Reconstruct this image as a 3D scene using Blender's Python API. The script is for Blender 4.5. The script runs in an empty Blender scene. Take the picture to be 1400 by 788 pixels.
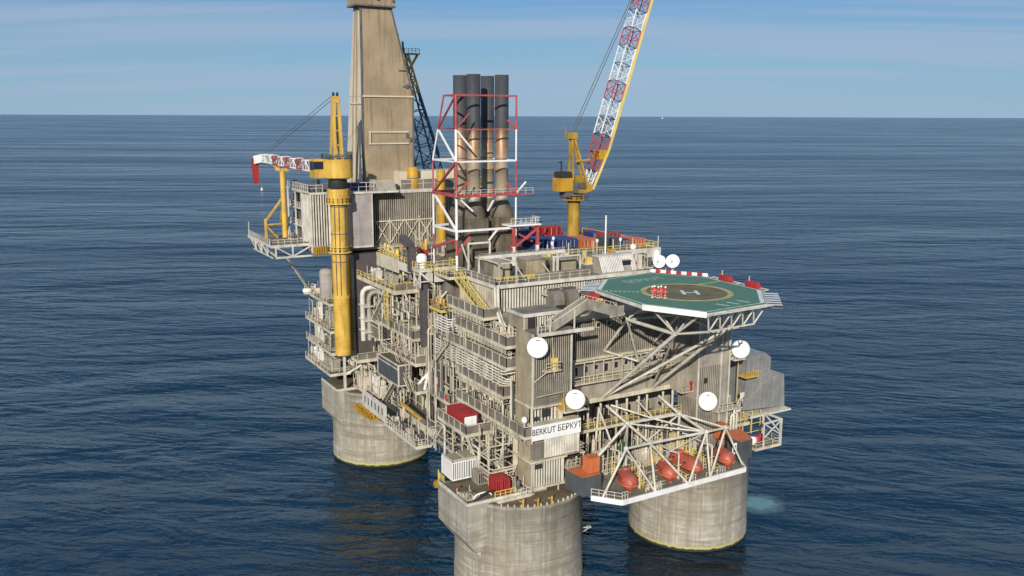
import bpy, bmesh, math, random
from mathutils import Vector, Matrix
R = math.radians
PI = math.pi
SC = bpy.context.scene
COL = SC.collection
rnd = random.Random(11)

# ------------------------------------------------------------------ materials
M = {}
def _n(nt, t, x=0, y=0):
    n = nt.nodes.new(t); n.location = (x, y); return n
def mat(name, col, rough=.6, metal=0., var=.25, streak=.25, rust=0., scale=.35, bump=0., dirtcol=None, spec=.3):
    """painted or bare surface: base colour, blotchy variation, vertical weather streaks, rust spots"""
    m = bpy.data.materials.new(name); m.use_nodes = True; nt = m.node_tree; L = nt.links
    b = nt.nodes['Principled BSDF']
    b.inputs['Roughness'].default_value = rough; b.inputs['Metallic'].default_value = metal
    b.inputs['Specular IOR Level'].default_value = spec
    geo = _n(nt, 'ShaderNodeNewGeometry')
    def noise(sc, vec=(1, 1, 1), det=4, ro=.6):
        mp = _n(nt, 'ShaderNodeMapping'); mp.inputs['Scale'].default_value = vec
        L.new(geo.outputs['Position'], mp.inputs['Vector'])
        t = _n(nt, 'ShaderNodeTexNoise'); t.inputs['Scale'].default_value = sc; t.inputs['Detail'].default_value = det
        t.inputs['Roughness'].default_value = ro
        L.new(mp.outputs['Vector'], t.inputs['Vector']); return t.outputs['Fac']
    def ramp(fac, a, c, va, vc):
        r = _n(nt, 'ShaderNodeMapRange'); r.inputs['From Min'].default_value = a; r.inputs['From Max'].default_value = c
        r.inputs['To Min'].default_value = va; r.inputs['To Max'].default_value = vc
        L.new(fac, r.inputs['Value']); return r.outputs['Result']
    def mix(fac, a, c, mode='MIX'):
        x = _n(nt, 'ShaderNodeMix'); x.data_type = 'RGBA'; x.blend_type = mode
        if isinstance(fac, float): x.inputs[0].default_value = fac
        else: L.new(fac, x.inputs[0])
        for i, q in ((6, a), (7, c)):
            if isinstance(q, tuple): x.inputs[i].default_value = (*q, 1)
            else: L.new(q, x.inputs[i])
        return x.outputs[2]
    dc = dirtcol or tuple(c * .45 for c in col)
    c = mix(ramp(noise(scale), .42, .72, 0., var * 1.6), tuple(min(1, k * (1 + var * .15)) for k in col), dc)
    if streak:
        s = noise(1.3, (1, 1, .07), 5, .65)
        c = mix(ramp(s, .5, .75, 0., streak * 1.5), c, dc)
    if rust:
        s = noise(.9, (1, 1, .35), 6, .7)
        c = mix(ramp(s, .62 - .08 * rust, .72, 0., min(1, rust)), c, (.20, .075, .02))
    L.new(c, b.inputs['Base Color'])
    if bump:
        bp = _n(nt, 'ShaderNodeBump'); bp.inputs['Distance'].default_value = bump
        L.new(noise(2.2, det=5), bp.inputs['Height']); L.new(bp.outputs['Normal'], b.inputs['Normal'])
    M[name] = m; return m

mat('cream', (.60, .54, .405), .55, var=.5, streak=.5, rust=.5)
mat('pale', (.62, .585, .50), .5, var=.4, streak=.45, rust=.35)
mat('pipe', (.56, .50, .385), .45, var=.5, streak=.3, rust=.4)
mat('panel', (.20, .178, .145), .6, var=.45, streak=.5, rust=.25)
mat('cladding', (.345, .312, .25), .55, var=.45, streak=.6, rust=.25)
mat('rib', (.64, .60, .50), .5, var=.4, streak=.55, rust=.2)
mat('tan', (.36, .30, .20), .6, var=.4, streak=.5, rust=.3)
mat('olive', (.20, .18, .11), .6, var=.3, streak=.3)
mat('lilac', (.37, .33, .31), .6, var=.3, streak=.35)
mat('slate', (.085, .095, .10), .5, var=.3, streak=.3)
mat('dark', (.035, .035, .035), .6, var=.3, streak=.2)
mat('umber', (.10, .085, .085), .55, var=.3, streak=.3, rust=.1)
mat('floor', (.21, .19, .155), .75, var=.5, streak=0, rust=.3)
mat('brownfloor', (.15, .115, .07), .85, var=.6, streak=0, rust=.4, bump=.03)
mat('yellow', (.62, .40, .075), .55, var=.4, streak=.5, rust=.4, dirtcol=(.30, .15, .02))
mat('headorange', (.68, .38, .08), .5, var=.3)
mat('yellowrail', (.72, .54, .13), .5, var=.3, streak=.2, rust=.2)
mat('gold', (.50, .28, .03), .5, var=.4, streak=.3, rust=.3)
mat('red', (.40, .035, .035), .55, var=.4, streak=.4)
mat('fadedred', (.42, .085, .08), .6, var=.4, streak=.3)
mat('mustard', (.42, .26, .045), .55, var=.5, streak=.5, rust=.5)
mat('white', (.80, .79, .75), .4, var=.2, streak=.25)
mat('dish', (.85, .84, .80), .35, var=.08, streak=.08)
mat('blue', (.03, .055, .21), .5, var=.35, streak=.3)
mat('orange', (.55, .16, .06), .5, var=.3, streak=.3)
mat('lifeboat', (.42, .095, .062), .45, var=.35, streak=.25, spec=.4)
mat('stackdark', (.055, .06, .065), .6, var=.25, streak=.3)
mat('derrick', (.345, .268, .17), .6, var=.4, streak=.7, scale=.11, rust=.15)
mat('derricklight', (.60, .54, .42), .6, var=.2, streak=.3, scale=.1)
mat('lattice', (.09, .15, .22), .5, var=.3)
mat('glass', (.02, .025, .03), .12, var=.1, streak=0, spec=.6)
mat('tarp', (.25, .25, .24), .4, var=.3, streak=.5, bump=.2)
mat('sooty', (.135, .115, .08), .6, var=.6, streak=.7, rust=.7)
mat('khaki', (.225, .195, .135), .6, var=.5, streak=.6, rust=.5)
mat('white_sign', (.82, .81, .78), .5, var=.08, streak=.18)
mat('black_paint', (.025, .025, .025), .6, var=.1, streak=0)
mat('green', (.02, .10, .06), .5, var=.3)
mat('suit', (.60, .05, .04), .7, var=.2, streak=0)
mat('skin', (.55, .33, .24), .6, var=.1, streak=0)
mat('boot', (.75, .74, .70), .6, var=.1, streak=0)
mat('gun', (.13, .13, .125), .5, var=.4, streak=.3, rust=.2)

def concrete():
    m = bpy.data.materials.new('concrete'); m.use_nodes = True; nt = m.node_tree; L = nt.links
    b = nt.nodes['Principled BSDF']; b.inputs['Roughness'].default_value = .85
    geo = _n(nt, 'ShaderNodeNewGeometry'); sx = _n(nt, 'ShaderNodeSeparateXYZ'); L.new(geo.outputs['Position'], sx.inputs[0])
    def noise(sc, vec, det=5, ro=.6):
        mp = _n(nt, 'ShaderNodeMapping'); mp.inputs['Scale'].default_value = vec
        L.new(geo.outputs['Position'], mp.inputs['Vector'])
        t = _n(nt, 'ShaderNodeTexNoise'); t.inputs['Scale'].default_value = sc; t.inputs['Detail'].default_value = det
        t.inputs['Roughness'].default_value = ro
        L.new(mp.outputs['Vector'], t.inputs['Vector']); return t.outputs['Fac']
    def rng(f, a, c, va, vc):
        r = _n(nt, 'ShaderNodeMapRange'); r.inputs['From Min'].default_value = a; r.inputs['From Max'].default_value = c
        r.inputs['To Min'].default_value = va; r.inputs['To Max'].default_value = vc; L.new(f, r.inputs['Value']); return r.outputs[0]
    def mix(f, a, c):
        x = _n(nt, 'ShaderNodeMix'); x.data_type = 'RGBA'; L.new(f, x.inputs[0])
        for i, q in ((6, a), (7, c)):
            if isinstance(q, tuple): x.inputs[i].default_value = (*q, 1)
            else: L.new(q, x.inputs[i])
        return x.outputs[2]
    c = mix(rng(noise(.5, (1, 1, .16)), .35, .68, 0, 1), (.30, .27, .215), (.42, .395, .34))
    c = mix(rng(noise(1.1, (1, 1, .06), 6, .7), .50, .70, 0, .6), c, (.20, .17, .12))       # run-off stains
    c = mix(rng(noise(1.0, (.10, .10, 1.5), 5, .7), .52, .66, 0, .7), c, (.60, .57, .48))      # slip-form lifts
    c = mix(rng(noise(.75, (1, 1, .5), 5, .7), .64, .72, 0, .55), c, (.74, .72, .64))          # patched repairs
    c = mix(rng(noise(.9, (1, 1, .22), 6, .75), .66, .74, 0, .8), c, (.30, .17, .05))          # rust weeps
    tc = _n(nt, 'ShaderNodeTexCoord'); so_ = _n(nt, 'ShaderNodeSeparateXYZ'); L.new(tc.outputs['Object'], so_.inputs[0])
    def mth(op, a, k=None):
        x = _n(nt, 'ShaderNodeMath'); x.operation = op
        if isinstance(a, (int, float)): x.inputs[0].default_value = a
        else: L.new(a, x.inputs[0])
        if k is not None:
            if isinstance(k, (int, float)): x.inputs[1].default_value = k
            else: L.new(k, x.inputs[1])
        return x.outputs[0]
    ang = mth('ARCTAN2', so_.outputs['Y'], so_.outputs['X'])
    def cells(ka, kz):
        cb = _n(nt, 'ShaderNodeCombineXYZ'); L.new(mth('FLOOR', mth('MULTIPLY', ang, ka)), cb.inputs[0]); L.new(mth('FLOOR', mth('MULTIPLY', so_.outputs['Z'], kz)), cb.inputs[1])
        w = _n(nt, 'ShaderNodeTexWhiteNoise'); w.noise_dimensions = '2D'; L.new(cb.outputs[0], w.inputs['Vector']); return w.outputs['Value']
    c = mix(rng(cells(7.3, .37), .3, 1, 0, .45), c, (.27, .235, .165))     # cast lifts of differing tone
    c = mix(rng(cells(19., .8), .5, 1, 0, .26), c, (.62, .59, .50))
    c = mix(rng(cells(31., .02), .5, 1, 0, .55), c, (.22, .195, .14))
    c = mix(rng(noise(.8, (.07, .07, 1.1), 5, .75), .50, .62, 0, .62), c, (.185, .155, .105))  # pour bands
    c = mix(rng(noise(.22, (1, 1, .8), 5, .7), .50, .68, 0, .6), c, (.25, .215, .14))      # broad warm stains
    z = sx.outputs['Z']
    zz = _n(nt, 'ShaderNodeMath'); zz.operation = 'MULTIPLY_ADD'; L.new(noise(.9, (1, 1, .3)), zz.inputs[0]); zz.inputs[1].default_value = .8; L.new(z, zz.inputs[2])
    c = mix(rng(zz.outputs[0], 1.15, 1.4, 1, 0), c, (.42, .39, .13))     # lichen-yellow tide line
    c = mix(rng(zz.outputs[0], .75, .95, 1, 0), c, (.025, .028, .018))  # weed below it
    L.new(c, b.inputs['Base Color'])
    bp = _n(nt, 'ShaderNodeBump'); bp.inputs['Distance'].default_value = .06
    L.new(noise(1.5, (1, 1, .3)), bp.inputs['Height']); L.new(bp.outputs['Normal'], b.inputs['Normal'])
    M['concrete'] = m
concrete()

def stackmetal():
    m = bpy.data.materials.new('heat_stained_steel'); m.use_nodes = True; nt = m.node_tree; L = nt.links
    b = nt.nodes['Principled BSDF']; b.inputs['Roughness'].default_value = .5; b.inputs['Metallic'].default_value = .4
    geo = _n(nt, 'ShaderNodeNewGeometry')
    mp = _n(nt, 'ShaderNodeMapping'); mp.inputs['Scale'].default_value = (.25, .25, 1.1); L.new(geo.outputs['Position'], mp.inputs[0])
    t = _n(nt, 'ShaderNodeTexNoise'); t.inputs['Scale'].default_value = .8; t.inputs['Detail'].default_value = 6; t.inputs['Roughness'].default_value = .7
    L.new(mp.outputs[0], t.inputs['Vector'])
    sx = _n(nt, 'ShaderNodeSeparateXYZ'); L.new(geo.outputs['Position'], sx.inputs[0])
    a = _n(nt, 'ShaderNodeMath'); a.operation = 'MULTIPLY_ADD'; L.new(t.outputs['Fac'], a.inputs[0]); a.inputs[1].default_value = 9; L.new(sx.outputs['Z'], a.inputs[2])
    r = _n(nt, 'ShaderNodeValToRGB')
    mr = _n(nt, 'ShaderNodeMapRange'); mr.inputs['From Min'].default_value = 60; mr.inputs['From Max'].default_value = 80
    L.new(a.outputs[0], mr.inputs['Value']); L.new(mr.outputs[0], r.inputs['Fac'])
    e = r.color_ramp.elements; e[0].position = .0; e[0].color = (.60, .56, .46, 1); e[1].position = 1; e[1].color = (.15, .10, .07, 1)
    q = e.new(.45); q.color = (.48, .41, .29, 1); q = e.new(.75); q.color = (.34, .21, .12, 1)
    L.new(r.outputs['Color'], b.inputs['Base Color']); M['stackmetal'] = m
stackmetal()

def sea_mat():
    m = bpy.data.materials.new('sea_water'); m.use_nodes = True; nt = m.node_tree; L = nt.links
    b = nt.nodes['Principled BSDF']
    b.inputs['Base Color'].default_value = (.0016, .0225, .052, 1)
    b.inputs['Roughness'].default_value = .16; b.inputs['IOR'].default_value = 1.34
    geo = _n(nt, 'ShaderNodeNewGeometry')
    def noise(sc, vec, rot, det=3, ro=.55, dist=0.):
        m0 = _n(nt, 'ShaderNodeMapping'); m0.inputs['Rotation'].default_value = (0, 0, R(rot)); L.new(geo.outputs['Position'], m0.inputs['Vector'])
        mp = _n(nt, 'ShaderNodeMapping'); mp.inputs['Scale'].default_value = vec; L.new(m0.outputs[0], mp.inputs['Vector'])
        t = _n(nt, 'ShaderNodeTexNoise'); t.inputs['Scale'].default_value = sc; t.inputs['Detail'].default_value = det
        t.inputs['Roughness'].default_value = ro; t.inputs['Distortion'].default_value = dist
        L.new(mp.outputs['Vector'], t.inputs['Vector']); return t.outputs['Fac']
    def ma(a, k, c=None):
        x = _n(nt, 'ShaderNodeMath'); x.operation = 'MULTIPLY_ADD'; L.new(a, x.inputs[0]); x.inputs[1].default_value = k
        if c is None: x.inputs[2].default_value = 0
        else: L.new(c, x.inputs[2])
        return x.outputs[0]
    h = ma(noise(.010, (.30, 1, 1), 30, 3, .5, .3), 34.0)
    h = ma(noise(.032, (.30, 1, 1), 22, 3, .5, .5), 15.0, h)
    h = ma(noise(.10, (.36, 1, 1), 42, 3, .55, .6), 6.0, h)
    h = ma(noise(.30, (.42, 1, 1), 38, 4, .64, .5), 2.4, h)
    h = ma(noise(1.1, (.5, 1, 1), 38, 3, .55, .3), .24, h)
    bp = _n(nt, 'ShaderNodeBump'); bp.inputs['Distance'].default_value = 1.0; bp.inputs['Strength'].default_value = .85
    L.new(h, bp.inputs['Height']); L.new(bp.outputs['Normal'], b.inputs['Normal'])
    # gusts: patches of ruffled and smoother water
    g = noise(.005, (.16, 1, 1), 30, 5, .62)
    mr = _n(nt, 'ShaderNodeMapRange'); mr.inputs['From Min'].default_value = .35; mr.inputs['From Max'].default_value = .65
    mr.inputs['To Min'].default_value = .06; mr.inputs['To Max'].default_value = .24
    L.new(g, mr.inputs['Value']); L.new(mr.outputs[0], b.inputs['Roughness'])
    M['sea'] = m
sea_mat()

# ------------------------------------------------------------------ mesh builder
OFF = {}
class MB:
    def __init__(s): s.v = []; s.f = []; s.sm = []
    def add(s, vs, fs, smooth=False):
        o = len(s.v); s.v += [tuple(q) for q in vs]
        for f in fs: s.f.append(tuple(i + o for i in f)); s.sm.append(smooth)
    def box(s, x0, x1, y0, y1, z0, z1):
        s.add([(x0, y0, z0), (x1, y0, z0), (x1, y1, z0), (x0, y1, z0), (x0, y0, z1), (x1, y0, z1), (x1, y1, z1), (x0, y1, z1)],
              [(3, 2, 1, 0), (4, 5, 6, 7), (0, 1, 5, 4), (1, 2, 6, 5), (2, 3, 7, 6), (3, 0, 4, 7)]); return s
    def bar(s, p, q, w=.2, h=None, n=4, r2=None):
        """square (n=4) or round bar from p to q; w is the full width"""
        p = Vector(p); q = Vector(q); d = q - p
        if d.length < 1e-5: return s
        d.normalize(); up = Vector((0, 0, 1)) if abs(d.z) < .95 else Vector((1, 0, 0))
        a = d.cross(up).normalized(); b = a.cross(d).normalized()
        ra = w / 2; rb = (h or w) / 2; k = (r2 / ra) if r2 else 1.
        if n == 4: ring = [(-1, -1), (1, -1), (1, 1), (-1, 1)]
        else: ring = [(math.cos(2 * PI * i / n), math.sin(2 * PI * i / n)) for i in range(n)]
        vs = [p + a * (x * ra) + b * (y * rb) for x, y in ring] + [q + a * (x * ra * k) + b * (y * rb * k) for x, y in ring]
        m = len(ring)
        fs = [(i, (i + 1) % m, m + (i + 1) % m, m + i) for i in range(m)]
        caps = [tuple(range(m - 1, -1, -1)), tuple(range(m, 2 * m))]
        if n > 6: s.add(vs, fs, True); s.add(vs, caps)
        else: s.add(vs, fs + caps)
        return s
    def tube(s, pts, r, n=8):
        pts = [Vector(p) for p in pts]; rings = []
        a0 = None
        for i, p in enumerate(pts):
            d = (pts[min(i + 1, len(pts) - 1)] - pts[max(i - 1, 0)]).normalized()
            up = Vector((0, 0, 1)) if abs(d.z) < .95 else Vector((1, 0, 0))
            a = d.cross(up).normalized()
            if a0 is not None:
                a = (a0 - d * a0.dot(d)).normalized()
            a0 = a; b = a.cross(d).normalized()
            rings.append([p + a * (r * math.cos(2 * PI * k / n)) + b * (r * math.sin(2 * PI * k / n)) for k in range(n)])
        vs = [v for g in rings for v in g]
        fs = [(i * n + k, i * n + (k + 1) % n, (i + 1) * n + (k + 1) % n, (i + 1) * n + k) for i in range(len(pts) - 1) for k in range(n)]
        s.add(vs, fs, True); s.add(rings[0], [tuple(range(n))]); s.add(rings[-1], [tuple(range(n - 1, -1, -1))]); return s
    def pipe(s, pts, r, n=7, bend=None):
        """pipe with rounded elbows"""
        pts = [Vector(p) for p in pts]; bend = bend or r * 2.6; out = [pts[0]]
        for i in range(1, len(pts) - 1):
            a = (pts[i - 1] - pts[i]); c = (pts[i + 1] - pts[i]); k = min(bend, a.length * .45, c.length * .45)
            A = pts[i] + a.normalized() * k; C = pts[i] + c.normalized() * k
            for t in (0, .33, .67, 1): out.append(A.lerp(pts[i], t).lerp(pts[i].lerp(C, t), t))
        out.append(pts[-1]); return s.tube(out, r, n)
    def lathe(s, prof, c, n=24, axis='z', cap=True):
        """prof = [(radius, height)...] round an axis through c"""
        c = Vector(c)
        def P(r, h, a):
            x, y = r * math.cos(a), r * math.sin(a)
            return c + (Vector((x, y, h)) if axis == 'z' else Vector((x, h, y)) if axis == 'y' else Vector((h, x, y)))
        vs = [P(r, h, 2 * PI * k / n) for r, h in prof for k in range(n)]
        fs = [(i * n + k, i * n + (k + 1) % n, (i + 1) * n + (k + 1) % n, (i + 1) * n + k) for i in range(len(prof) - 1) for k in range(n)]
        s.add(vs, fs, True)
        if cap:
            s.add([P(*prof[0], 2 * PI * k / n) for k in range(n)], [tuple(range(n - 1, -1, -1))])
            s.add([P(*prof[-1], 2 * PI * k / n) for k in range(n)], [tuple(range(n))])
        return s
    def prism(s, poly, z0, z1):
        n = len(poly)
        s.add([(x, y, z0) for x, y in poly] + [(x, y, z1) for x, y in poly],
              [tuple(range(n - 1, -1, -1)), tuple(range(n, 2 * n))] + [(i, (i + 1) % n, n + (i + 1) % n, n + i) for i in range(n)]); return s
    def prism_y(s, poly, y0, y1):
        n = len(poly)
        s.add([(x, y0, z) for x, z in poly] + [(x, y1, z) for x, z in poly],
              [tuple(range(n)), tuple(range(2 * n - 1, n - 1, -1))] + [((i + 1) % n, i, n + i, n + (i + 1) % n) for i in range(n)]); return s
    def prism_x(s, poly, x0, x1):
        n = len(poly)
        s.add([(x0, y, z) for y, z in poly] + [(x1, y, z) for y, z in poly],
              [tuple(range(n)), tuple(range(2 * n - 1, n - 1, -1))] + [((i + 1) % n, i, n + i, n + (i + 1) % n) for i in range(n)]); return s
    def quad(s, a, b, c, d): s.add([a, b, c, d], [(0, 1, 2, 3)]); return s
    def corr(s, p, q, z0, z1, pitch=.5, depth=.14, side=1):
        """corrugated sheet between two plan points"""
        p = Vector((p[0], p[1], 0)); q = Vector((q[0], q[1], 0)); d = q - p; ln = d.length; d.normalize()
        nrm = Vector((d.y, -d.x, 0)) * side; k = max(1, int(ln / pitch)); st = ln / k; pl = []
        for i in range(k):
            for t, e in ((0, 0), (.45, 0), (.55, 1), (.95, 1)): pl.append(p + d * (st * (i + t)) + nrm * (depth * e))
        pl.append(q)
        vs = [v + Vector((0, 0, z0)) for v in pl] + [v + Vector((0, 0, z1)) for v in pl]; m = len(pl)
        s.add(vs, [(i, i + 1, m + i + 1, m + i) if side > 0 else (i + 1, i, m + i, m + i + 1) for i in range(m - 1)]); return s
    def rail(s, pts, h=1.15, sp=1.9, w=.09, mid=True, top=True):
        for a, b in zip(pts[:-1], pts[1:]):
            a = Vector(a); b = Vector(b); d = b - a; k = max(1, round(d.length / sp)); H = Vector((0, 0, h))
            for i in range(k + 1): s.bar(a + d * (i / k), a + d * (i / k) + H, w)
            s.bar(a + H, b + H, w)
            if mid: s.bar(a + H * .55, b + H * .55, w * .75)
        return s
    def lattice(s, p, q, w0, w1, k, t=.18, up=None, tt=None):
        """four-chord lattice beam from p to q, k bays"""
        p = Vector(p); q = Vector(q); d = (q - p).normalized()
        up = Vector(up) if up else (Vector((0, 0, 1)) if abs(d.z) < .9 else Vector((1, 0, 0)))
        a = d.cross(up).normalized(); b = a.cross(d).normalized(); tt = tt or t * .6
        C = [(-1, -1), (1, -1), (1, 1), (-1, 1)]
        def pt(i, c):
            f = i / k; w = w0 + (w1 - w0) * f; return p.lerp(q, f) + a * (c[0] * w / 2) + b * (c[1] * w / 2)
        for c in C: s.bar(pt(0, c), pt(k, c), t)
        for i in range(k):
            for j in range(4):
                A, B = C[j], C[(j + 1) % 4]
                s.bar(pt(i, A), pt(i, B), tt)
                s.bar(pt(i, A), pt(i + 1, B), tt) if i % 2 else s.bar(pt(i, B), pt(i + 1, A), tt)
        for j in range(4): s.bar(pt(k, C[j]), pt(k, C[(j + 1) % 4]), tt)
        return s
    def build_each(s, name, m, parent):
        """every separate piece becomes a part of its own"""
        key = {}; par = list(range(len(s.v)))
        def root(i):
            while par[i] != i: par[i] = par[par[i]]; i = par[i]
            return i
        for i, v in enumerate(s.v):
            k = tuple(round(c, 3) for c in v)
            if k in key: par[root(i)] = root(key[k])
            else: key[k] = i
        for f in s.f:
            for i in f[1:]: par[root(i)] = root(f[0])
        gr = {}
        for j, f in enumerate(s.f): gr.setdefault(root(f[0]), []).append(j)
        for fl in gr.values():
            mb = MB(); mp = {}
            for j in fl:
                for i in s.f[j]:
                    if i not in mp: mp[i] = len(mb.v); mb.v.append(s.v[i])
                mb.f.append(tuple(mp[i] for i in s.f[j])); mb.sm.append(s.sm[j])
            mb.build(name, m, parent)
    def build(s, name, m, parent=None, **tags):
        off = Vector(OFF.get(parent.name, (0, 0, 0))) if parent else Vector((0, 0, 0))
        me = bpy.data.meshes.new(name)
        me.from_pydata([tuple(Vector(v) - off) for v in s.v], [], s.f)
        me.polygons.foreach_set('use_smooth', s.sm)
        me.materials.append(M[m] if isinstance(m, str) else m); me.update()
        o = bpy.data.objects.new(name, me); COL.objects.link(o)
        if parent: o.parent = parent; OFF[o.name] = tuple(off)
        for k, v in tags.items(): o[k] = v
        return o

def thing(name, label, cat, loc=(0, 0, 0), group=None):
    o = bpy.data.objects.new(name, None); COL.objects.link(o); o.location = loc; o.empty_display_size = .5
    o['label'] = label; o['category'] = cat
    if group: o['group'] = group
    OFF[o.name] = tuple(loc); return o
def kids(o): return [c for c in bpy.data.objects if c.parent == o]
def dup(root, loc, rz=0., label=None, sc=None):
    r = root.copy(); COL.objects.link(r); r.location = loc; r.rotation_euler = (0, 0, rz)
    if sc: r.scale = sc
    if label: r['label'] = label
    OFF[r.name] = tuple(loc)
    for ch in kids(root):
        c = ch.copy(); COL.objects.link(c); c.parent = r
        for g in kids(ch):
            d = g.copy(); COL.objects.link(d); d.parent = c
    return r
def text_part(body, size, m, parent, mw, name='lettering', depth=.01):
    cu = bpy.data.curves.new('lettering_curve', 'FONT'); cu.body = body; cu.size = size; cu.extrude = depth
    cu.align_x = 'CENTER'; cu.align_y = 'CENTER'; cu.offset = .006 * size
    t = bpy.data.objects.new('lettering_tmp', cu); COL.objects.link(t)
    dg = bpy.context.evaluated_depsgraph_get(); me = bpy.data.meshes.new_from_object(t.evaluated_get(dg))
    bpy.data.objects.remove(t); bpy.data.curves.remove(cu)
    off = Vector(OFF.get(parent.name, (0, 0, 0)))
    me.transform(Matrix.Translation(-off) @ mw); me.name = name
    me.materials.clear(); me.materials.append(M[m])
    o = bpy.data.objects.new(name, me); COL.objects.link(o); o.parent = parent; return o, me

def deck(label, u0, u1, v0, v1, z, rails='lfrb', panels='', th=.4, name='walkway', cat='walkway', railm='cream', beam='cream', sp=2.3, hang=0, group=None, floor='floor', ph=1.25):
    """a steel deck: floor, edge beams, railing, wind panels, hangers/brackets"""
    t = thing(name, label, cat, ((u0 + u1) / 2, (v0 + v1) / 2, z), group)
    MB().box(u0 + .06, u1 - .06, v0 + .06, v1 - .06, z - .16, z).build('floor', floor, t)
    b = MB(); w = .16
    b.box(u0, u0 + w, v0, v1, z - th, z + .1); b.box(u1 - w, u1, v0, v1, z - th, z + .1)
    b.box(u0 + w, u1 - w, v0, v0 + w, z - th, z + .1); b.box(u0 + w, u1 - w, v1 - w, v1, z - th, z + .1)
    k = max(1, int((v1 - v0) / 2.5)); 
    if k > 1:
        for i in range(1, k): y = v0 + (v1 - v0) * i / k; b.box(u0 + w, u1 - w, y - .09, y + .09, z - th + .05, z - .165)
    b.build('edge_beam', beam, t)
    E = {'l': ((u0 + .08, v0 + .08), (u0 + .08, v1 - .08)), 'r': ((u1 - .08, v0 + .08), (u1 - .08, v1 - .08)),
         'f': ((u0 + .08, v0 + .08), (u1 - .08, v0 + .08)), 'b': ((u0 + .08, v1 - .08), (u1 - .08, v1 - .08))}
    if rails:
        r = MB()
        for e in rails: r.rail([(*E[e][0], z + .1), (*E[e][1], z + .1)], 1.15 if e not in panels else ph + .15, sp, .09 if e not in panels else .11, e not in panels)
        r.build('railing', railm, t)
    if panels:
        p = MB()
        for e in panels:
            (a, c), (d, f) = E[e]
            if e in 'lr': x = a + (.05 if e == 'l' else -.05); p.box(x - .02, x + .02, c + .05, f - .05, z + .12, z + ph)
            else: y = c + (.05 if e == 'f' else -.05); p.box(a + .05, d - .05, y - .02, y + .02, z + .12, z + ph)
        p.build('wind_panel', 'panel', t)
    if hang:
        h = MB(); k = max(1, round((v1 - v0) / 4.6))
        for i in range(k + 1):
            y = v0 + .3 + (v1 - v0 - .6) * i / k
            h.bar((u0 + .12, y, z - th), (u0 + .12, y, z - hang), .16) if hang > 0 else h.bar((u0 + .2, y, z - th), (u1, y, z - th + hang), .16)
        h.build('support_post' if hang > 0 else 'bracket', beam, t)
    return t
# ------------------------------------------------------------------ camera, sky, sun
def camera():
    f = 1226.; yaw = R(29.9); p = math.atan((394 - 158.6) / f); roll = math.atan(5 / 1400.)
    fw = Vector((math.sin(yaw) * math.cos(p), math.cos(yaw) * math.cos(p), -math.sin(p)))
    rt = Vector((math.cos(yaw), -math.sin(yaw), 0)); up = rt.cross(fw)
    r2 = rt * math.cos(roll) + up * math.sin(roll); u2 = up * math.cos(roll) - rt * math.sin(roll)
    cd = bpy.data.cameras.new('camera'); cd.sensor_width = 36; cd.lens = f / 1400 * 36; cd.clip_start = 1; cd.clip_end = 400000
    o = bpy.data.objects.new('camera', cd); COL.objects.link(o)
    m = Matrix((r2, u2, -fw)).transposed().to_4x4(); m.translation = (-71.4, -121.7, 76.5); o.matrix_world = m
    SC.camera = o
camera()
SUN_AZ = Vector((-.64, -.77, 0)); SUN_EL = R(22)
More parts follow.
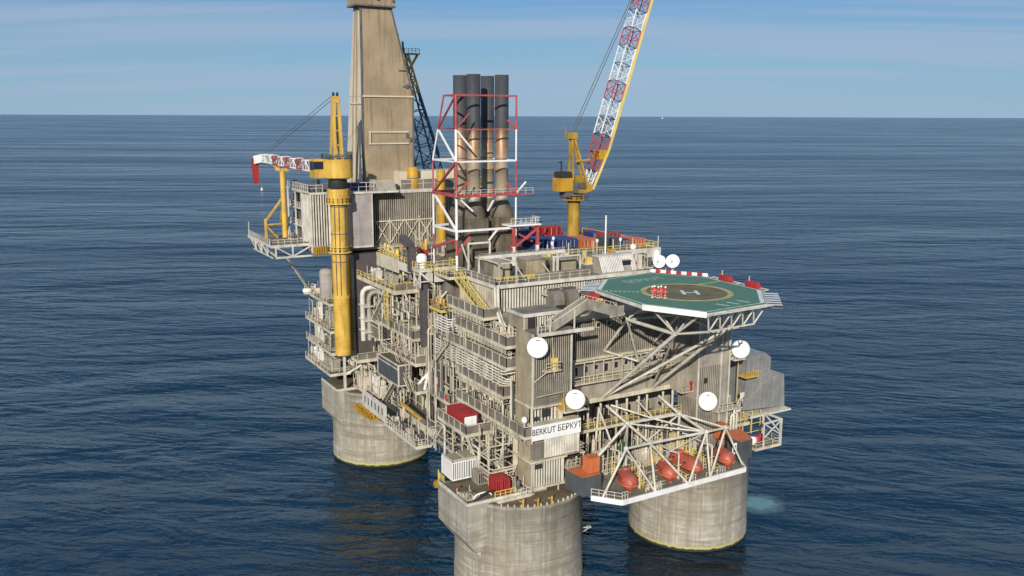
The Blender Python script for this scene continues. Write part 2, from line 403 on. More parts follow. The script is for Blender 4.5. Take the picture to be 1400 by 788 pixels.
def sky():
    w = bpy.data.worlds.new('World'); SC.world = w; w.use_nodes = True; nt = w.node_tree; L = nt.links
    bg = nt.nodes['Background']
    s = _n(nt, 'ShaderNodeTexSky'); s.sky_type = 'NISHITA'; s.sun_disc = False
    s.sun_elevation = SUN_EL; s.sun_rotation = math.atan2(SUN_AZ.x, SUN_AZ.y) % (2 * PI)
    s.altitude = 50; s.air_density = 1.0; s.dust_density = .05; s.ozone_density = 2.5
    # thin streaky cirrus laid over the sky by view direction
    tc = _n(nt, 'ShaderNodeTexCoord'); sp = _n(nt, 'ShaderNodeSeparateXYZ'); L.new(tc.outputs['Generated'], sp.inputs[0])
    mz = _n(nt, 'ShaderNodeMath'); mz.operation = 'MAXIMUM'; L.new(sp.outputs['Z'], mz.inputs[0]); mz.inputs[1].default_value = 0
    za = _n(nt, 'ShaderNodeMath'); za.operation = 'ADD'; L.new(mz.outputs[0], za.inputs[0]); za.inputs[1].default_value = .10
    def div(o):
        d = _n(nt, 'ShaderNodeMath'); d.operation = 'DIVIDE'; L.new(o, d.inputs[0]); L.new(za.outputs[0], d.inputs[1]); return d.outputs[0]
    cb = _n(nt, 'ShaderNodeCombineXYZ'); L.new(div(sp.outputs['X']), cb.inputs[0]); L.new(div(sp.outputs['Y']), cb.inputs[1])
    m0 = _n(nt, 'ShaderNodeMapping'); m0.inputs['Rotation'].default_value = (0, 0, R(34)); L.new(cb.outputs[0], m0.inputs['Vector'])
    mp = _n(nt, 'ShaderNodeMapping'); mp.inputs['Scale'].default_value = (.17, 1.05, 1); mp.inputs['Location'].default_value = (2.3, 5.1, 0)
    L.new(m0.outputs[0], mp.inputs['Vector'])
    t = _n(nt, 'ShaderNodeTexNoise'); t.inputs['Scale'].default_value = 1.15; t.inputs['Detail'].default_value = 5; t.inputs['Roughness'].default_value = .55
    t.inputs['Distortion'].default_value = .5
    L.new(mp.outputs[0], t.inputs['Vector'])
    mr = _n(nt, 'ShaderNodeMapRange'); mr.inputs['From Min'].default_value = .43; mr.inputs['From Max'].default_value = .60
    mr.inputs['To Min'].default_value = .10; mr.inputs['To Max'].default_value = .72; L.new(t.outputs['Fac'], mr.inputs['Value'])
    hz = _n(nt, 'ShaderNodeMapRange'); hz.inputs['From Min'].default_value = .0; hz.inputs['From Max'].default_value = .16; hz.inputs['To Min'].default_value = .85; hz.inputs['To Max'].default_value = 0; L.new(mz.outputs[0], hz.inputs['Value'])
    hv = _n(nt, 'ShaderNodeMix'); hv.data_type = 'RGBA'; hv.inputs[7].default_value = (3.9, 6.05, 8.1, 1); L.new(hz.outputs[0], hv.inputs[0])
    x = _n(nt, 'ShaderNodeMix'); x.data_type = 'RGBA'; L.new(mr.outputs[0], x.inputs[0]); tn = _n(nt, 'ShaderNodeMix'); tn.data_type = 'RGBA'; tn.blend_type = 'MULTIPLY'; tn.inputs[0].default_value = 1; L.new(s.outputs[0], tn.inputs[6]); tn.inputs[7].default_value = (.34, .61, .93, 1); L.new(tn.outputs[2], hv.inputs[6]); L.new(hv.outputs[2], x.inputs[6])
    x.inputs[7].default_value = (4.6, 6.0, 8.1, 1)
    # unseen brighter layer added higher in the sky to lift fill light
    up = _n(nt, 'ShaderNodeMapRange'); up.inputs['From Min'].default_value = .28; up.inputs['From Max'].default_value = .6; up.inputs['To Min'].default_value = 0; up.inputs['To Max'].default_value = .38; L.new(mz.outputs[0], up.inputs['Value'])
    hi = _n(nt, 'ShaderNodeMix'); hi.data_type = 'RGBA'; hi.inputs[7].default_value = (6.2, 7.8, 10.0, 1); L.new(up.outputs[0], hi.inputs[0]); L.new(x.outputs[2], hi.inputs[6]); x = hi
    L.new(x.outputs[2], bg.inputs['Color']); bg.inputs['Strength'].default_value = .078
sky()
sl = bpy.data.lights.new('sun', 'SUN'); sl.energy = 4.6; sl.angle = R(.53); sl.color = (1, .93, .83)
so = bpy.data.objects.new('sun', sl); COL.objects.link(so); so.location = (-60, -60, 150)
sd = (SUN_AZ.normalized() * math.cos(SUN_EL) + Vector((0, 0, math.sin(SUN_EL))))
so.rotation_euler = sd.to_track_quat('Z', 'Y').to_euler()
SC.view_settings.view_transform = 'Standard'; SC.view_settings.look = 'None'; SC.view_settings.gamma = 1; SC.view_settings.exposure = 0

# ------------------------------------------------------------------ sea
b = MB(); S = 160000
b.quad((-S, -S, 0), (S, -S, 0), (S, S, 0), (-S, S, 0)); b.build('sea', 'sea', None, kind='structure')

# ------------------------------------------------------------------ concrete legs
def leg(c, r, label, corbel=None, studs=False):
    t = thing('concrete_leg', label, 'platform leg', (c[0], c[1], 0))
    MB().lathe([(r + .12, -6), (r + .12, 2.5), (r, 2.9), (r, 16.2), (r + .12, 16.25), (r + .12, 16.7)], (c[0], c[1], 0), 72).build('shaft', 'concrete', t)
    MB().lathe([(r - .35, 16.703), (r - .35, 16.78)], (c[0], c[1], 0), 48).build('leg_top', 'brownfloor', t)
    if studs:
        s = MB()
        for k in range(64):
            a = 2 * PI * k / 64
            if math.cos(a) * r < -4 and math.sin(a) * r > -7: continue
            x, y = c[0] + (r - .15) * math.cos(a), c[1] + (r - .15) * math.sin(a); s.box(x - .09, x + .09, y - .09, y + .09, 16.7, 17.15)
        s.build_each('rim_stud', 'pale', t)
    if corbel:
        u0, u1, v0, v1, zb = corbel
        o = MB().prism_y([(u0, 17), (u0, zb), (u0 + 2.2, zb - 3), (u1, zb - 3), (u1, 17)], v0, v1).build('corbel', 'concrete', t)
        MB().box(u0 + .35, u1, v0 + .35, v1 - .35, 17.004, 17.06).build('corbel_top', 'brownfloor', o)
        w = MB(); w.box(u0, u0 + .3, v0, v1, 17.003, 17.4); w.box(u0 + .3, u1, v0, v0 + .3, 17.003, 17.4); w.build('kerb', 'pale', o)
    return t
l1 = leg((0, 0), 10.8, 'nearest concrete leg, below the stair tower with the name board', (-12.6, 2, -5.7, 4.7, 11), True)
b = MB()
for zz, a0 in ((8.6, 3.62), (8.2, 5.78)):
    x, y = 10.9 * math.cos(a0), 10.9 * math.sin(a0); ux, uy = math.cos(a0), math.sin(a0)
    b.bar((x, y, zz), (x + ux * 1.1, y + uy * 1.1, zz), .16); b.bar((x, y, zz - .8), (x + ux * 1.1, y + uy * 1.1, zz), .12); b.box(x + ux - .3, x + ux + .3, y + uy - .3, y + uy + .3, zz, zz + .25)
b.build_each('light_bracket', 'pale', l1)
b = MB()
for i in range(3):
    a = 4.25 + .22 * i; x, y = 10.72 * math.cos(a), 10.72 * math.sin(a)
    b.bar((x, y, 16.7), (x, y, 18.1), .22); b.bar((x, y, 17.7), (x - .7, y - .1, 18.0), .18)
b.build_each('bollard', 'yellow', l1)
leg((37.2, 0), 10.9, 'concrete leg standing under the orange lifeboats')
leg((1.2, 65.3), 10.9, 'far concrete leg below the yellow crane column', (-10.6, 2, 61, 71.5, 10.5))
leg((37.3, 65.3), 10.9, 'concrete leg half hidden in the shade behind the other three')
# gunwale walkway lugs and rust pads on the far leg
# ------------------------------------------------------------------ hull and modules
t = thing('cellar_deck', 'lowest steel deck of the platform, resting on the concrete legs', 'deck', (18, 35, 17))
b = MB(); b.box(-3, 40.5, 8, 57, 17.2, 18.4); b.box(8, 40.5, -3, 8, 17.2, 18.4); b.box(-3, 40.5, 57, 76, 17.2, 18.4); b.box(-1, 8, -3, 8, 17.2, 18.4); b.build('deck_plate', 'panel', t)
b = MB()
for y in (8, 20, 32, 44, 56): b.box(-2.6, 40, y - .4, y + .4, 15.6, 17.198)
for x in (-2.4, 12, 26, 39): b.box(x - .4, x + .4, 12, 54, 15.2, 17.19)
b.build_each('girder', 'cream', t)

t = thing('accommodation_block', 'grey ribbed living quarters block under the helideck', 'building', (18, 10, 18.4))
b = MB(); b.box(1.2, 39.6, 8, 26, 18.4, 28.5); b.box(0.9, 37, -.8, 26, 28.5, 43.2); b.build('wall', 'cladding', t)
b = MB(); b.corr((6.2, -.8), (32.6, -.8), 36.4, 43.0, .42, .07); b.build('ribbed_wall', 'cladding', t)
b = MB(); b.box(6.2, 33, -1.5, -.8, 28.4, 29.2); b.box(6.2, 33, -1.3, -.8, 36.0, 36.4); b.box(6, 33, -1.25, -.8, 42.9, 43.3); b.build_each('ledge', 'cream', t)
b = MB(); b.corr((.9, 26), (.9, 1), 28.5, 43.2, .5, .12); b.build('side_cladding', 'panel', t)
# balcony with recessed row of machinery
b = MB(); b.box(9, 33, -2.6, -.8, 32.3, 32.5); bal = b.build('balcony', 'cream', t)
r = MB(); r.rail([(9.1, -2.5, 32.5), (32.9, -2.5, 32.5)], 1.2, 1.6, .1); r.build('railing', 'cream', bal)
r = MB()
for i in range(13): x = 9.2 + i * 1.97; r.bar((x, -2.45, 32.5), (x, -2.45, 36.1), .14)
r.box(9, 33, -2.55, -2.35, 36.05, 36.25); r.build_each('post', 'cream', bal)
for i in range(11):
    x = 10 + i * 2.1
    w = MB().box(x, x + .9, -.95, -.802, 33.4 + .3 * (i % 3), 35.0).build('window', 'pale', t)
    MB().box(x + .1, x + .8, -.97, -.951, 33.5 + .3 * (i % 3), 34.9).build('pane', 'glass', w)
for i, (x, z) in enumerate(((14.4, 41.4), (16.6, 41.5), (19.6, 41.6), (23, 41.5), (27, 41.5), (30, 41.5), (19.5, 30.2), (26.6, 30.4))):
    w = MB().box(x, x + 1.0, -1.02, -.8, z, z + 1.0).build('window', 'pale', t)
    MB().box(x + .12, x + .88, -1.04, -1.021, z + .12, z + .88).build('pane', 'glass', w)
b = MB(); b.box(10.6, 12.0, -.97, -.8, 32.5, 35.2); b.build('door', 'umber', t)
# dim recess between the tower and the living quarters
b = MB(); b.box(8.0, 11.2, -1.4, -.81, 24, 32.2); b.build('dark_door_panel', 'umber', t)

t = thing('upper_module', 'low flat roofed deckhouse behind the helideck with pale ribbed walls', 'building', (16, 17, 43))
b = MB(); b.box(1.2, 38, 9.9, 26, 43.2, 47.8); b.build('wall', 'panel', t)
b = MB(); b.corr((1.2, 9.9), (30, 9.9), 43.4, 47.5, .55, .16); b.build('ribbed_front', 'rib', t)
b = MB(); b.corr((1.2, 24), (1.2, 9.9), 43.4, 47.5, .6, .14); b.build('ribbed_side', 'cream', t)
b = MB(); b.box(.7, 38.3, 9.2, 26, 47.8, 48.0); b.build('roof', 'floor', t)
b = MB(); b.box(.55, 38.4, 9.0, 9.2, 47.6, 48.25); b.box(.5, .7, 9.0, 26, 47.6, 48.25); b.build_each('roof_edge', 'pale', t)
b = MB(); b.rail([(.7, 25, 48.2), (.7, 9.15, 48.2), (20, 9.15, 48.2)], 1.2, 2.2, .1); b.build('railing', 'cream', t)
b = MB(); b.box(8.5, 20, 9.26, 9.3, 48.26, 49.7); b.box(.76, .8, 9.4, 19, 48.26, 49.3); b.build_each('wind_panel', 'panel', t)
b = MB(); b.box(9.5, 30, 7.2, 9.0, 45.9, 46.1); b.rail([(9.6, 7.3, 46.1), (20, 7.3, 46.1)], 1.1, 1.4, .09); b.build('gallery', 'cream', t)

t = thing('process_module', 'middle block of stacked grey machinery decks beside the crane column', 'building', (18, 45, 18))
b = MB(); b.box(-.5, 38, 26.2, 54, 18.4, 46.6); b.box(4, 38, 54, 64, 18.4, 46.6); b.box(-.5, 4, 54, 64, 18.4, 34); b.build('wall', 'panel', t)
b = MB(); b.corr((-.5, 54), (-.5, 46), 35.5, 46.6, .5, .12); b.corr((-.5, 46), (-.5, 27), 35.2, 42, .5, .12); b.build('ribbed_side', 'cladding', t)
b = MB(); b.box(-3, 25, 26.2, 54, 46.7, 47.7); b.box(4, 25, 54, 63, 46.7, 47.7); b.box(25, 50, 26.6, 60, 46.7, 48.9); b.build('main_deck', 'floor', t)
b = MB(); b.box(-3.15, -3, 26, 54, 46.4, 48.0); b.box(50, 50.2, 26.5, 60, 46.4, 49.2); b.box(-3.15, .4, 26.0, 26.19, 46.4, 48.0); b.box(38.5, 50.2, 26.3, 26.59, 46.4, 49.2); b.build_each('deck_edge', 'pale', t)

t = thing('drilling_module', 'tall ribbed grey drilling building carrying the tan derrick', 'building', (10, 78, 47))
b = MB(); b.box(-4.6, 30, 67, 92, 46.9, 60.0); b.build('wall', 'cladding', t)
b = MB(); b.corr((-.2, 67), (30, 67), 47.9, 59.4, .5, .16); b.build('ribbed_front', 'cladding', t)
o = MB().box(-5.0, -.2, 63.6, 67, 48.3, 60.0).build('front_bay', 'lilac', t)
b = MB(); b.bar((-.25, 63.55, 48.3), (-.25, 63.55, 60), .2); b.box(-5.05, -.15, 63.5, 63.62, 48.0, 48.4); b.build('bay_frame', 'pale', o)
b = MB(); b.box(-5.2, 6.0, 63.3, 63.5, 59.8, 60.2); b.box(6.0, 30.2, 66.6, 66.84, 59.3, 60.1); b.build_each('roof_edge', 'pale', t)
b = MB(); b.prism([(-5.1, 63.5), (6.0, 63.5), (6.0, 66.9), (-5.1, 66.9)], 60.0, 60.25); b.build('roof_canopy', 'cladding', t)
b = MB(); b.prism_x([(63.6, 60.25), (66.6, 60.25), (66.6, 62.6), (65.2, 62.6)], .4, 5.6); b.build('roof_hood', 'cladding', t)
b = MB(); b.rail([(-5, 63.6, 60.2), (.3, 63.6, 60.2)], 2.0, 1.8, .12); b.rail([(8, 66.8, 60.1), (30, 66.8, 60.1)], 2.2, 2.6, .14); b.build('railing', 'pale', t)
b = MB(); b.box(8, 30, 66.9, 66.95, 60.1, 62.2); b.build_each('wind_panel', 'panel', t)
b = MB(); b.box(8.5, 29, 68.5, 74, 60.0, 64.0); b.box(1, 8, 68.3, 71.5, 60, 61.2); b.build_each('rooftop_house', 'derricklight', t)
b = MB(); b.box(-4, 3, 68.5, 70.5, 60.0, 61.8); b.build('rooftop_tank', 'blue', t)
b = MB()
for x in (3.2, 6.8, 10.4, 14):
    b.bar((x - 1.5, 66.6, 48.3), (x + 1.5, 66.6, 53), .22); b.bar((x + 1.5, 66.6, 48.3), (x - 1.5, 66.6, 53), .22)
b.box(1.5, 16, 66.5, 66.72, 53, 53.3); b.bar((5, 66.5, 48), (5, 66.5, 54), .25); b.bar((12.2, 66.5, 48), (12.2, 66.5, 54), .25); b.build('bracing', 'cream', t)

t = thing('mud_module', 'pale ribbed building with open galleries above the boom rest platform', 'building', (-9, 78, 47))
b = MB(); b.box(-12, -4.65, 70.0, 76, 46.6, 59.6); b.box(-10.4, -4.65, 76, 88, 46.6, 59.6); b.build('wall', 'panel', t)
b = MB(); b.corr((-11.9, 70), (-4.8, 70), 47, 59.3, .55, .16); b.build('ribbed_front', 'rib', t)
b = MB(); b.corr((-12, 76), (-12, 70.2), 47, 59.3, .6, .14); b.build('ribbed_side', 'rib', t)
b = MB(); b.box(-12.3, -4.7, 69.7, 69.95, 59.4, 59.9); b.box(-12.3, -12.05, 69.95, 88, 59.6, 60.0); b.bar((-12.05, 69.85, 46.6), (-12.05, 69.85, 59.6), .35); b.build('edge_trim', 'pale', t)
for z in (47.6, 51.6, 55.6):
    g = MB().box(-12.1, -10.4, 76.05, 87.9, z, z + .25).build('gallery', 'pale', t)
    MB().rail([(-12.0, 76.5, z + .25), (-12.0, 87.5, z + .25)], 1.2, 1.8, .14).build('railing', 'pale', g)
b = MB()
for y in (76.6, 81.5, 87.4): b.bar((-12.0, y, 46.6), (-12.0, y, 59.4), .3)
b.box(-12.1, -10.4, 76.05, 87.9, 59.38, 59.58); b.build('frame', 'pale', t)
b = MB()
for i in range(9): y = 77 + i * 1.2; b.box(-11.2, -10.4, y, y + .9, 48.2 + 4 * (i % 3), 50.4 + 4 * (i % 3))
b.build_each('equipment', 'gun', t)
b = MB(); b.pipe([(-7.9, 69.5, 47), (-7.9, 69.5, 57.2), (-6.0, 69.5, 57.8), (-6.0, 69.5, 47)], .28); b.pipe([(-5.3, 69.5, 47), (-5.3, 69.5, 58), (-4.9, 69.4, 58.6)], .2); b.build('pipe', 'pale', t)
b = MB(); b.box(-8, -6, 68.9, 69.9, 46.6, 47.8); b.build('white_hood', 'white', t)
b = MB()
for i in range(16): x = -11.5 + rnd.random() * 6; y = 71 + rnd.random() * 14; h = .6 + rnd.random() * 1.6; b.box(x, x + .8, y, y + .8, 59.6, 59.6 + h)
b.build_each('roof_vent', 'gun', t)
b = MB(); b.rail([(-4.8, 70, 59.9), (-12.1, 70, 59.9), (-12.1, 87, 59.9)], 1.6, 1.6, .12); b.build('roof_railing', 'pale', t)

t = thing('stepped_block', 'rear left block of stepped decks hanging out over the far leg', 'building', (0, 74, 18))
b = MB(); b.box(-4, 38, 64.1, 80, 18.4, 46.5); b.build('wall', 'umber', t)  # umber colour paints in the dark of the recess by the crane column
b = MB(); b.corr((-4, 80), (-4, 66), 20, 46, .5, .12); b.build('ribbed_side', 'rib', t)
# ------------------------------------------------------------------ stair tower at the near corner
t = thing('stair_tower', 'tall narrow ribbed stair tower rising from the nearest leg', 'tower', (2, -4, 17.5))
b = MB(); b.box(-1.2, 5.9, -6.2, -.9, 31.4, 43.3); b.box(-1.2, 5.0, -5.2, -.9, 22.6, 31.4); b.box(-1.2, 4.6, -6.2, -.9, 17.8, 22.3); b.box(-1.2, 5.9, -3.6, 1.4, 43.3, 45.6); b.build('wall', 'tan', t)
b = MB(); b.corr((-1.2, -6.2), (5.9, -6.2), 31.5, 43.2, .36, .055); b.build('ribbed_front', 'cladding', t)
b = MB(); b.corr((-1.2, -6.2), (4.6, -6.2), 18.0, 22.2, .45, .14); b.corr((.6, -6.9), (7.3, -6.9), 22.9, 26.1, .45, .14); b.corr((-1.2, -5.2), (3.8, -5.2), 28.5, 31.2, .6, .12); b.build_each('pale_ribs', 'rib', t)
b = MB(); b.box(.6, 7.3, -6.89, -6.75, 22.8, 26.2); b.box(-1.9, .6, -6.95, -6.85, 23, 25.6); b.build('landing_wall', 'panel', t)
b = MB()
b.box(-1.9, 7.5, -7.0, -.9, 22.3, 22.6); b.box(-1.6, 7.5, -7.0, -5.2, 28.3, 28.5); b.box(-1.4, 6.1, -6.5, -.9, 31.1, 31.4); b.box(-1.3, 6.0, -6.32, -.9, 17.5, 17.8)
b.build_each('floor_edge', 'cream', t)
b = MB()
for x in (-1.25, 5.95): b.bar((x, -6.28, 31.4), (x, -6.28, 43.3), .22)
b.bar((-1.25, -6.28, 17.8), (-1.25, -6.28, 31.4), .2); b.bar((-1.25, -3.6, 43.3), (-1.25, -3.6, 46), .2); b.bar((4.7, -6.25, 17.8), (4.7, -6.25, 22.3), .2)
b.build_each('corner_trim', 'pale', t)
b = MB(); b.box(-1.45, 6.1, -3.9, 1.6, 45.6, 45.85); o = b.build('roof', 'floor', t)
b = MB(); b.box(-1.6, -1.45, -4.0, 1.6, 45.45, 46.0); b.box(-1.45, 6.1, -4.05, -3.9, 45.45, 46.0); b.build('roof_edge', 'pale', o)
b = MB(); b.box(-1.3, 6.4, -7.6, -3.6, 43.3, 43.5); o = b.build('top_landing', 'floor', t)
b = MB(); b.box(-1.3, 9.2, -7.8, -7.6, 43.1, 43.65); b.rail([(-1.2, -7.5, 43.5), (1.0, -7.5, 43.5)], 1.2, .8, .1); b.bar((-1.2, -7.6, 43.3), (-1.2, -7.6, 46), .2); b.bar((1.1, -7.6, 43.5), (1.1, -7.6, 46), .18); b.build('landing_rail', 'pale', o)
b = MB(); b.box(-.6, .7, -3.72, -3.6, 43.5, 45.4); b.build('doorway', 'dark', t)
b = MB(); b.corr((.9, -3.6), (5.9, -3.6), 43.6, 45.5, .45, .1); b.build('upper_ribs', 'rib', t)
b = MB(); b.bar((2.2, -6.3, 43.2), (2.2, -7.2, 36.2), .12); b.box(.4, 3.4, -7.5, -6.3, 37.1, 37.3); b.rail([(.5, -7.4, 37.3), (3.3, -7.4, 37.3), (3.3, -6.4, 37.3)], 1.2, .9, .09); b.bar((-1.0, -6.3, 35.5), (.5, -7.4, 37.1), .14); b.build('dish_gallery', 'cream', t)
b = MB(); b.box(2.0, 3.0, -7.0, -6.4, 37.3, 39.1); b.build('cabinet', 'yellowrail', t)
b = MB(); b.box(3.9, 8.3, -7.6, -4.6, 29.9, 30.15); b.rail([(4, -7.5, 30.15), (8.2, -7.5, 30.15), (8.2, -4.7, 30.15)], 1.2, 1.0, .1); b.bar((4.6, -5.2, 28.5), (4.6, -5.2, 29.9), .7); b.bar((3.9, -7.4, 30.1), (3.9, -7.4, 33.4), .14); b.bar((-1, -7.2, 33.3), (3.9, -7.2, 33.5), .12); b.build('dish_balcony', 'cream', t)
b = MB(); b.box(4.1, 5.6, -6.6, -5.3, 30.15, 32.2); b.build('yellow_screen', 'gold', t)
b = MB(); b.box(1.0, 2.6, -5.6, -5.45, 29.2, 30.5); b.box(-.8, .6, -6.42, -6.36, 21.0, 21.8); b.box(-.6, .5, -5.45, -5.35, 28.7, 29.4); b.build_each('louvre', 'dark', t)
b = MB(); b.rail([(5.0, -6.9, 22.6), (8.4, -6.9, 22.6), (8.4, -2, 22.6)], 1.3, 1.2, .1); b.box(5, 8.5, -7, -2, 22.31, 22.59); b.box(5.4, 8.0, -6.4, -3, 19.8, 20.0); b.rail([(5.5, -6.3, 20), (8, -6.3, 20)], 1.2, .8, .1); b.bar((3.6, -6.6, 16.8), (3.6, -6.6, 17.8), .2); b.bar((8.3, -6.8, 20), (8.3, -6.8, 22.5), .16); b.build_each('side_landing', 'cream', t)

t = thing('name_board', 'long white board with a ship style name in two alphabets', 'sign', (2.8, -7.15, 27.3))
MB().box(-1.8, 7.4, -7.2, -7.06, 26.15, 28.55).build('board', 'white_sign', t)
text_part('BERKUT БЕРКУТ', 1.45, 'black_paint', t, Matrix.Translation((2.85, -7.215, 27.5)) @ Matrix.Rotation(PI / 2, 4, 'X') @ Matrix.Diagonal((.84, 1.0, 1, 1)))

# ------------------------------------------------------------------ round white link dishes
def dish(c, r, d, label, group, drum=True, mount=None):
    t = thing('satellite_dish', label, 'dish', c, group); d = Vector(d).normalized(); q = d.to_track_quat('Z', 'Y').to_matrix().to_4x4()
    def X(mb): mb.v = [tuple(Vector(c) + q @ Vector(v)) for v in mb.v]; return mb
    if drum:
        X(MB().lathe([(r * .8, -1.3), (r, -.9), (r, .0), (r * .93, .12), (r * .5, .17), (.05, .18)], (0, 0, 0), 40)).build('drum', 'dish', t)
        X(MB().lathe([(r + .03, -.12), (r + .03, .03)], (0, 0, 0), 40, cap=False)).build('rim', 'dish', t)
        X(MB().box(-.35, .35, r * .62, r * .72, .125, .165)).build('badge', 'gun', t)
    else:
        X(MB().lathe([(.15, -.55), (r * .5, -.42), (r * .85, -.12), (r, .1), (r, .13), (r * .82, -.05), (r * .48, -.33), (.1, -.42)], (0, 0, 0), 36)).build('reflector', 'dish', t)
        X(MB().bar((r * .9, 0, .05), (0, 0, r * .8), .06).bar((-r * .5, r * .75, .05), (0, 0, r * .8), .06).bar((-r * .5, -r * .75, .05), (0, 0, r * .8), .06).lathe([(.16, r * .74), (.16, r * .95)], (0, 0, 0), 10)).build('feed', 'pale', t)
    e = Vector(c) - d * (1.25 if drum else .45); m = Vector(mount)
    MB().bar(e, m, .24).bar(e - Vector((0, 0, .6)), m - Vector((0, 0, .9)), .14).build('mount', 'pale', t)
    return t
FD = (-.42, -.86, .16)
dish((-1.3, -7.75, 41.5), 1.62, FD, 'white drum dish high on the stair tower front', 'drum dishes', True, (-.6, -6.3, 40.2))
dish((5.7, -8.0, 32.1), 1.58, FD, 'white drum dish on the small balcony above the name board', 'drum dishes', True, (5.8, -6.2, 30.2))
dish((33.9, -7.9, 27.3), 1.66, FD, 'white drum dish low on the right hand ribbed tower behind the lifeboats', 'drum dishes', True, (34.4, -6.3, 26.2))
dish((41.4, -7.6, 35.7), 1.62, FD, 'white drum dish below the helideck corner, beside the grey sheeting', 'drum dishes', True, (40.4, -6.0, 34.4))
dish((35.6, 5.0, 50.3), 1.25, (-.72, -.62, .32), 'open white dish nearest the striped barrier on the helideck edge', 'open dishes', False, (35.9, 5.4, 47.9))
dish((33.5, 6.2, 50.2), 1.2, (-.8, -.45, .35), 'open white dish in the middle of the three beside the helideck', 'open dishes', False, (33.9, 6.6, 47.9))
t = thing('radome', 'small white egg shaped radome behind the two open dishes', 'radome', (34.2, 8, 48))
MB().lathe([(.35, -1.3), (.6, -.9), (.68, 0), (.55, .7), (.3, 1.1), (.05, 1.25)], (34.2, 8, 50.9), 20).build('shell', 'dish', t)
MB().bar((34.2, 8, 47.9), (34.2, 8, 49.8), .25).build('post', 'pale', t)
t = thing('radome', 'white ball radome on a pole above the striped cabin', 'radome', (30.6, 10.5, 48))
MB().lathe([(.05, -.6), (.42, -.42), (.6, 0), (.42, .42), (.05, .6)], (30.6, 10.5, 52.6), 20).build('shell', 'dish', t)
MB().bar((30.6, 10.5, 47.9), (30.6, 10.5, 52.1), .2).build('post', 'pale', t)

# ------------------------------------------------------------------ helideck
OC = [(11.2, -5.3), (17.8, 1.9), (29.0, 3.4), (34.8, -5.2), (34.4, -18.6), (27.3, -26.5), (15.2, -27.2), (10.5, -18.4)]
def green_mat():
    m = bpy.data.materials.new('helideck_green'); m.use_nodes = True; nt = m.node_tree; L = nt.links
    b = nt.nodes['Principled BSDF']; b.inputs['Roughness'].default_value = .75
    geo = _n(nt, 'ShaderNodeNewGeometry'); t = _n(nt, 'ShaderNodeTexNoise'); t.inputs['Scale'].default_value = .35; t.inputs['Detail'].default_value = 6; t.inputs['Roughness'].default_value = .7
    L.new(geo.outputs['Position'], t.inputs['Vector']); r = _n(nt, 'ShaderNodeValToRGB'); L.new(t.outputs['Fac'], r.inputs[0])
    e = r.color_ramp.elements; e[0].position = .3; e[0].color = (.045, .175, .12, 1); e[1].position = .72; e[1].color = (.10, .185, .125, 1)
    L.new(r.outputs[0], b.inputs['Base Color']); M['deckgreen'] = m
green_mat()
mat('wornpaint', (.36, .46, .38), .8, var=.7, streak=0, scale=1.6); mat('pad', (.16, .135, .075), .8, var=.5, streak=0, scale=.5); mat('padring', (.42, .37, .16), .8, var=.4, streak=0); mat('marking', (.62, .66, .58), .8, var=.4, streak=0, scale=1.2)
Z = 49.0
hd = thing('helideck', 'eight sided green helicopter deck with a landing circle', 'helideck', (22.7, -12, Z))
top = MB().prism(OC, Z - .45, Z).build('deck_plate', 'deckgreen', hd)
CX, CY, CR = 22.7, -13.9, 7.3
def disc(r0, r1, z, m, nm):
    b = MB(); n = 72
    vs = [(CX + r * math.cos(2 * PI * k / n), CY + r * math.sin(2 * PI * k / n), z) for r in (r0, r1) for k in range(n)]
    if r0 < .01: b.add(vs[n:], [tuple(range(n))])
    else: b.add(vs, [(k, n + k, n + (k + 1) % n, (k + 1) % n) for k in range(n)])
    return b.build(nm, m, top)
disc(0, CR - .85, Z + .006, 'pad', 'landing_circle'); disc(CR - .85, CR, Z + .008, 'padring', 'circle_line')
b = MB()
def strip(p, q, w, z=Z + .012):
    p = Vector((*p, z)); q = Vector((*q, z)); a = (q - p).cross(Vector((0, 0, 1))).normalized() * (w / 2); b.quad(p - a, q - a, q + a, p + a)
def inset(i, j, f): return None
ctr = Vector((sum(p[0] for p in OC) / 8, sum(p[1] for p in OC) / 8))
IN = [tuple(ctr + (Vector(p) - ctr) * .965) for p in OC]
for i in range(8):
    if i in (0, 4): strip(IN[i], IN[(i + 1) % 8], .7)
    else: strip(IN[i], IN[(i + 1) % 8], .25, Z + .014)
k0 = Vector((11.9, -6.9)); k1 = Vector((16.3, -10.4))
for i in range(8): a = k0.lerp(k1, i / 8); c = k0.lerp(k1, (i + .55) / 8); strip(a, c, .5)
for i in range(3): x = 20.6 + 2.3 * i; strip((x - .2, -23.2 + .2 * i), (x + .5, -25.2 + .2 * i), .38)
ux = Vector((.86, -.51)); uy = Vector((.51, .86)); hc = Vector((CX + .2, CY - .6))
for s in (-1, 1): strip(hc + ux * (1.1 * s) - uy * 1.7, hc + ux * (1.1 * s) + uy * 1.7, .55)
b.build('marking', 'marking', top)
b = MB(); strip(hc - ux * .85, hc + ux * .85, .5, Z + .016); b.build('marking', 'marking', top)
b = MB(); strip((28.6, -9.9), (34.2, -9.2), .7); b.build('yellow_line', 'padring', top)
text_part('БЕРКУТ', 2.7, 'wornpaint', top, Matrix.Translation((23.4, -2.2, Z + .012)) @ Matrix.Rotation(R(2), 4, 'Z') @ Matrix.Diagonal((.82, 1.05, .3, 1)))
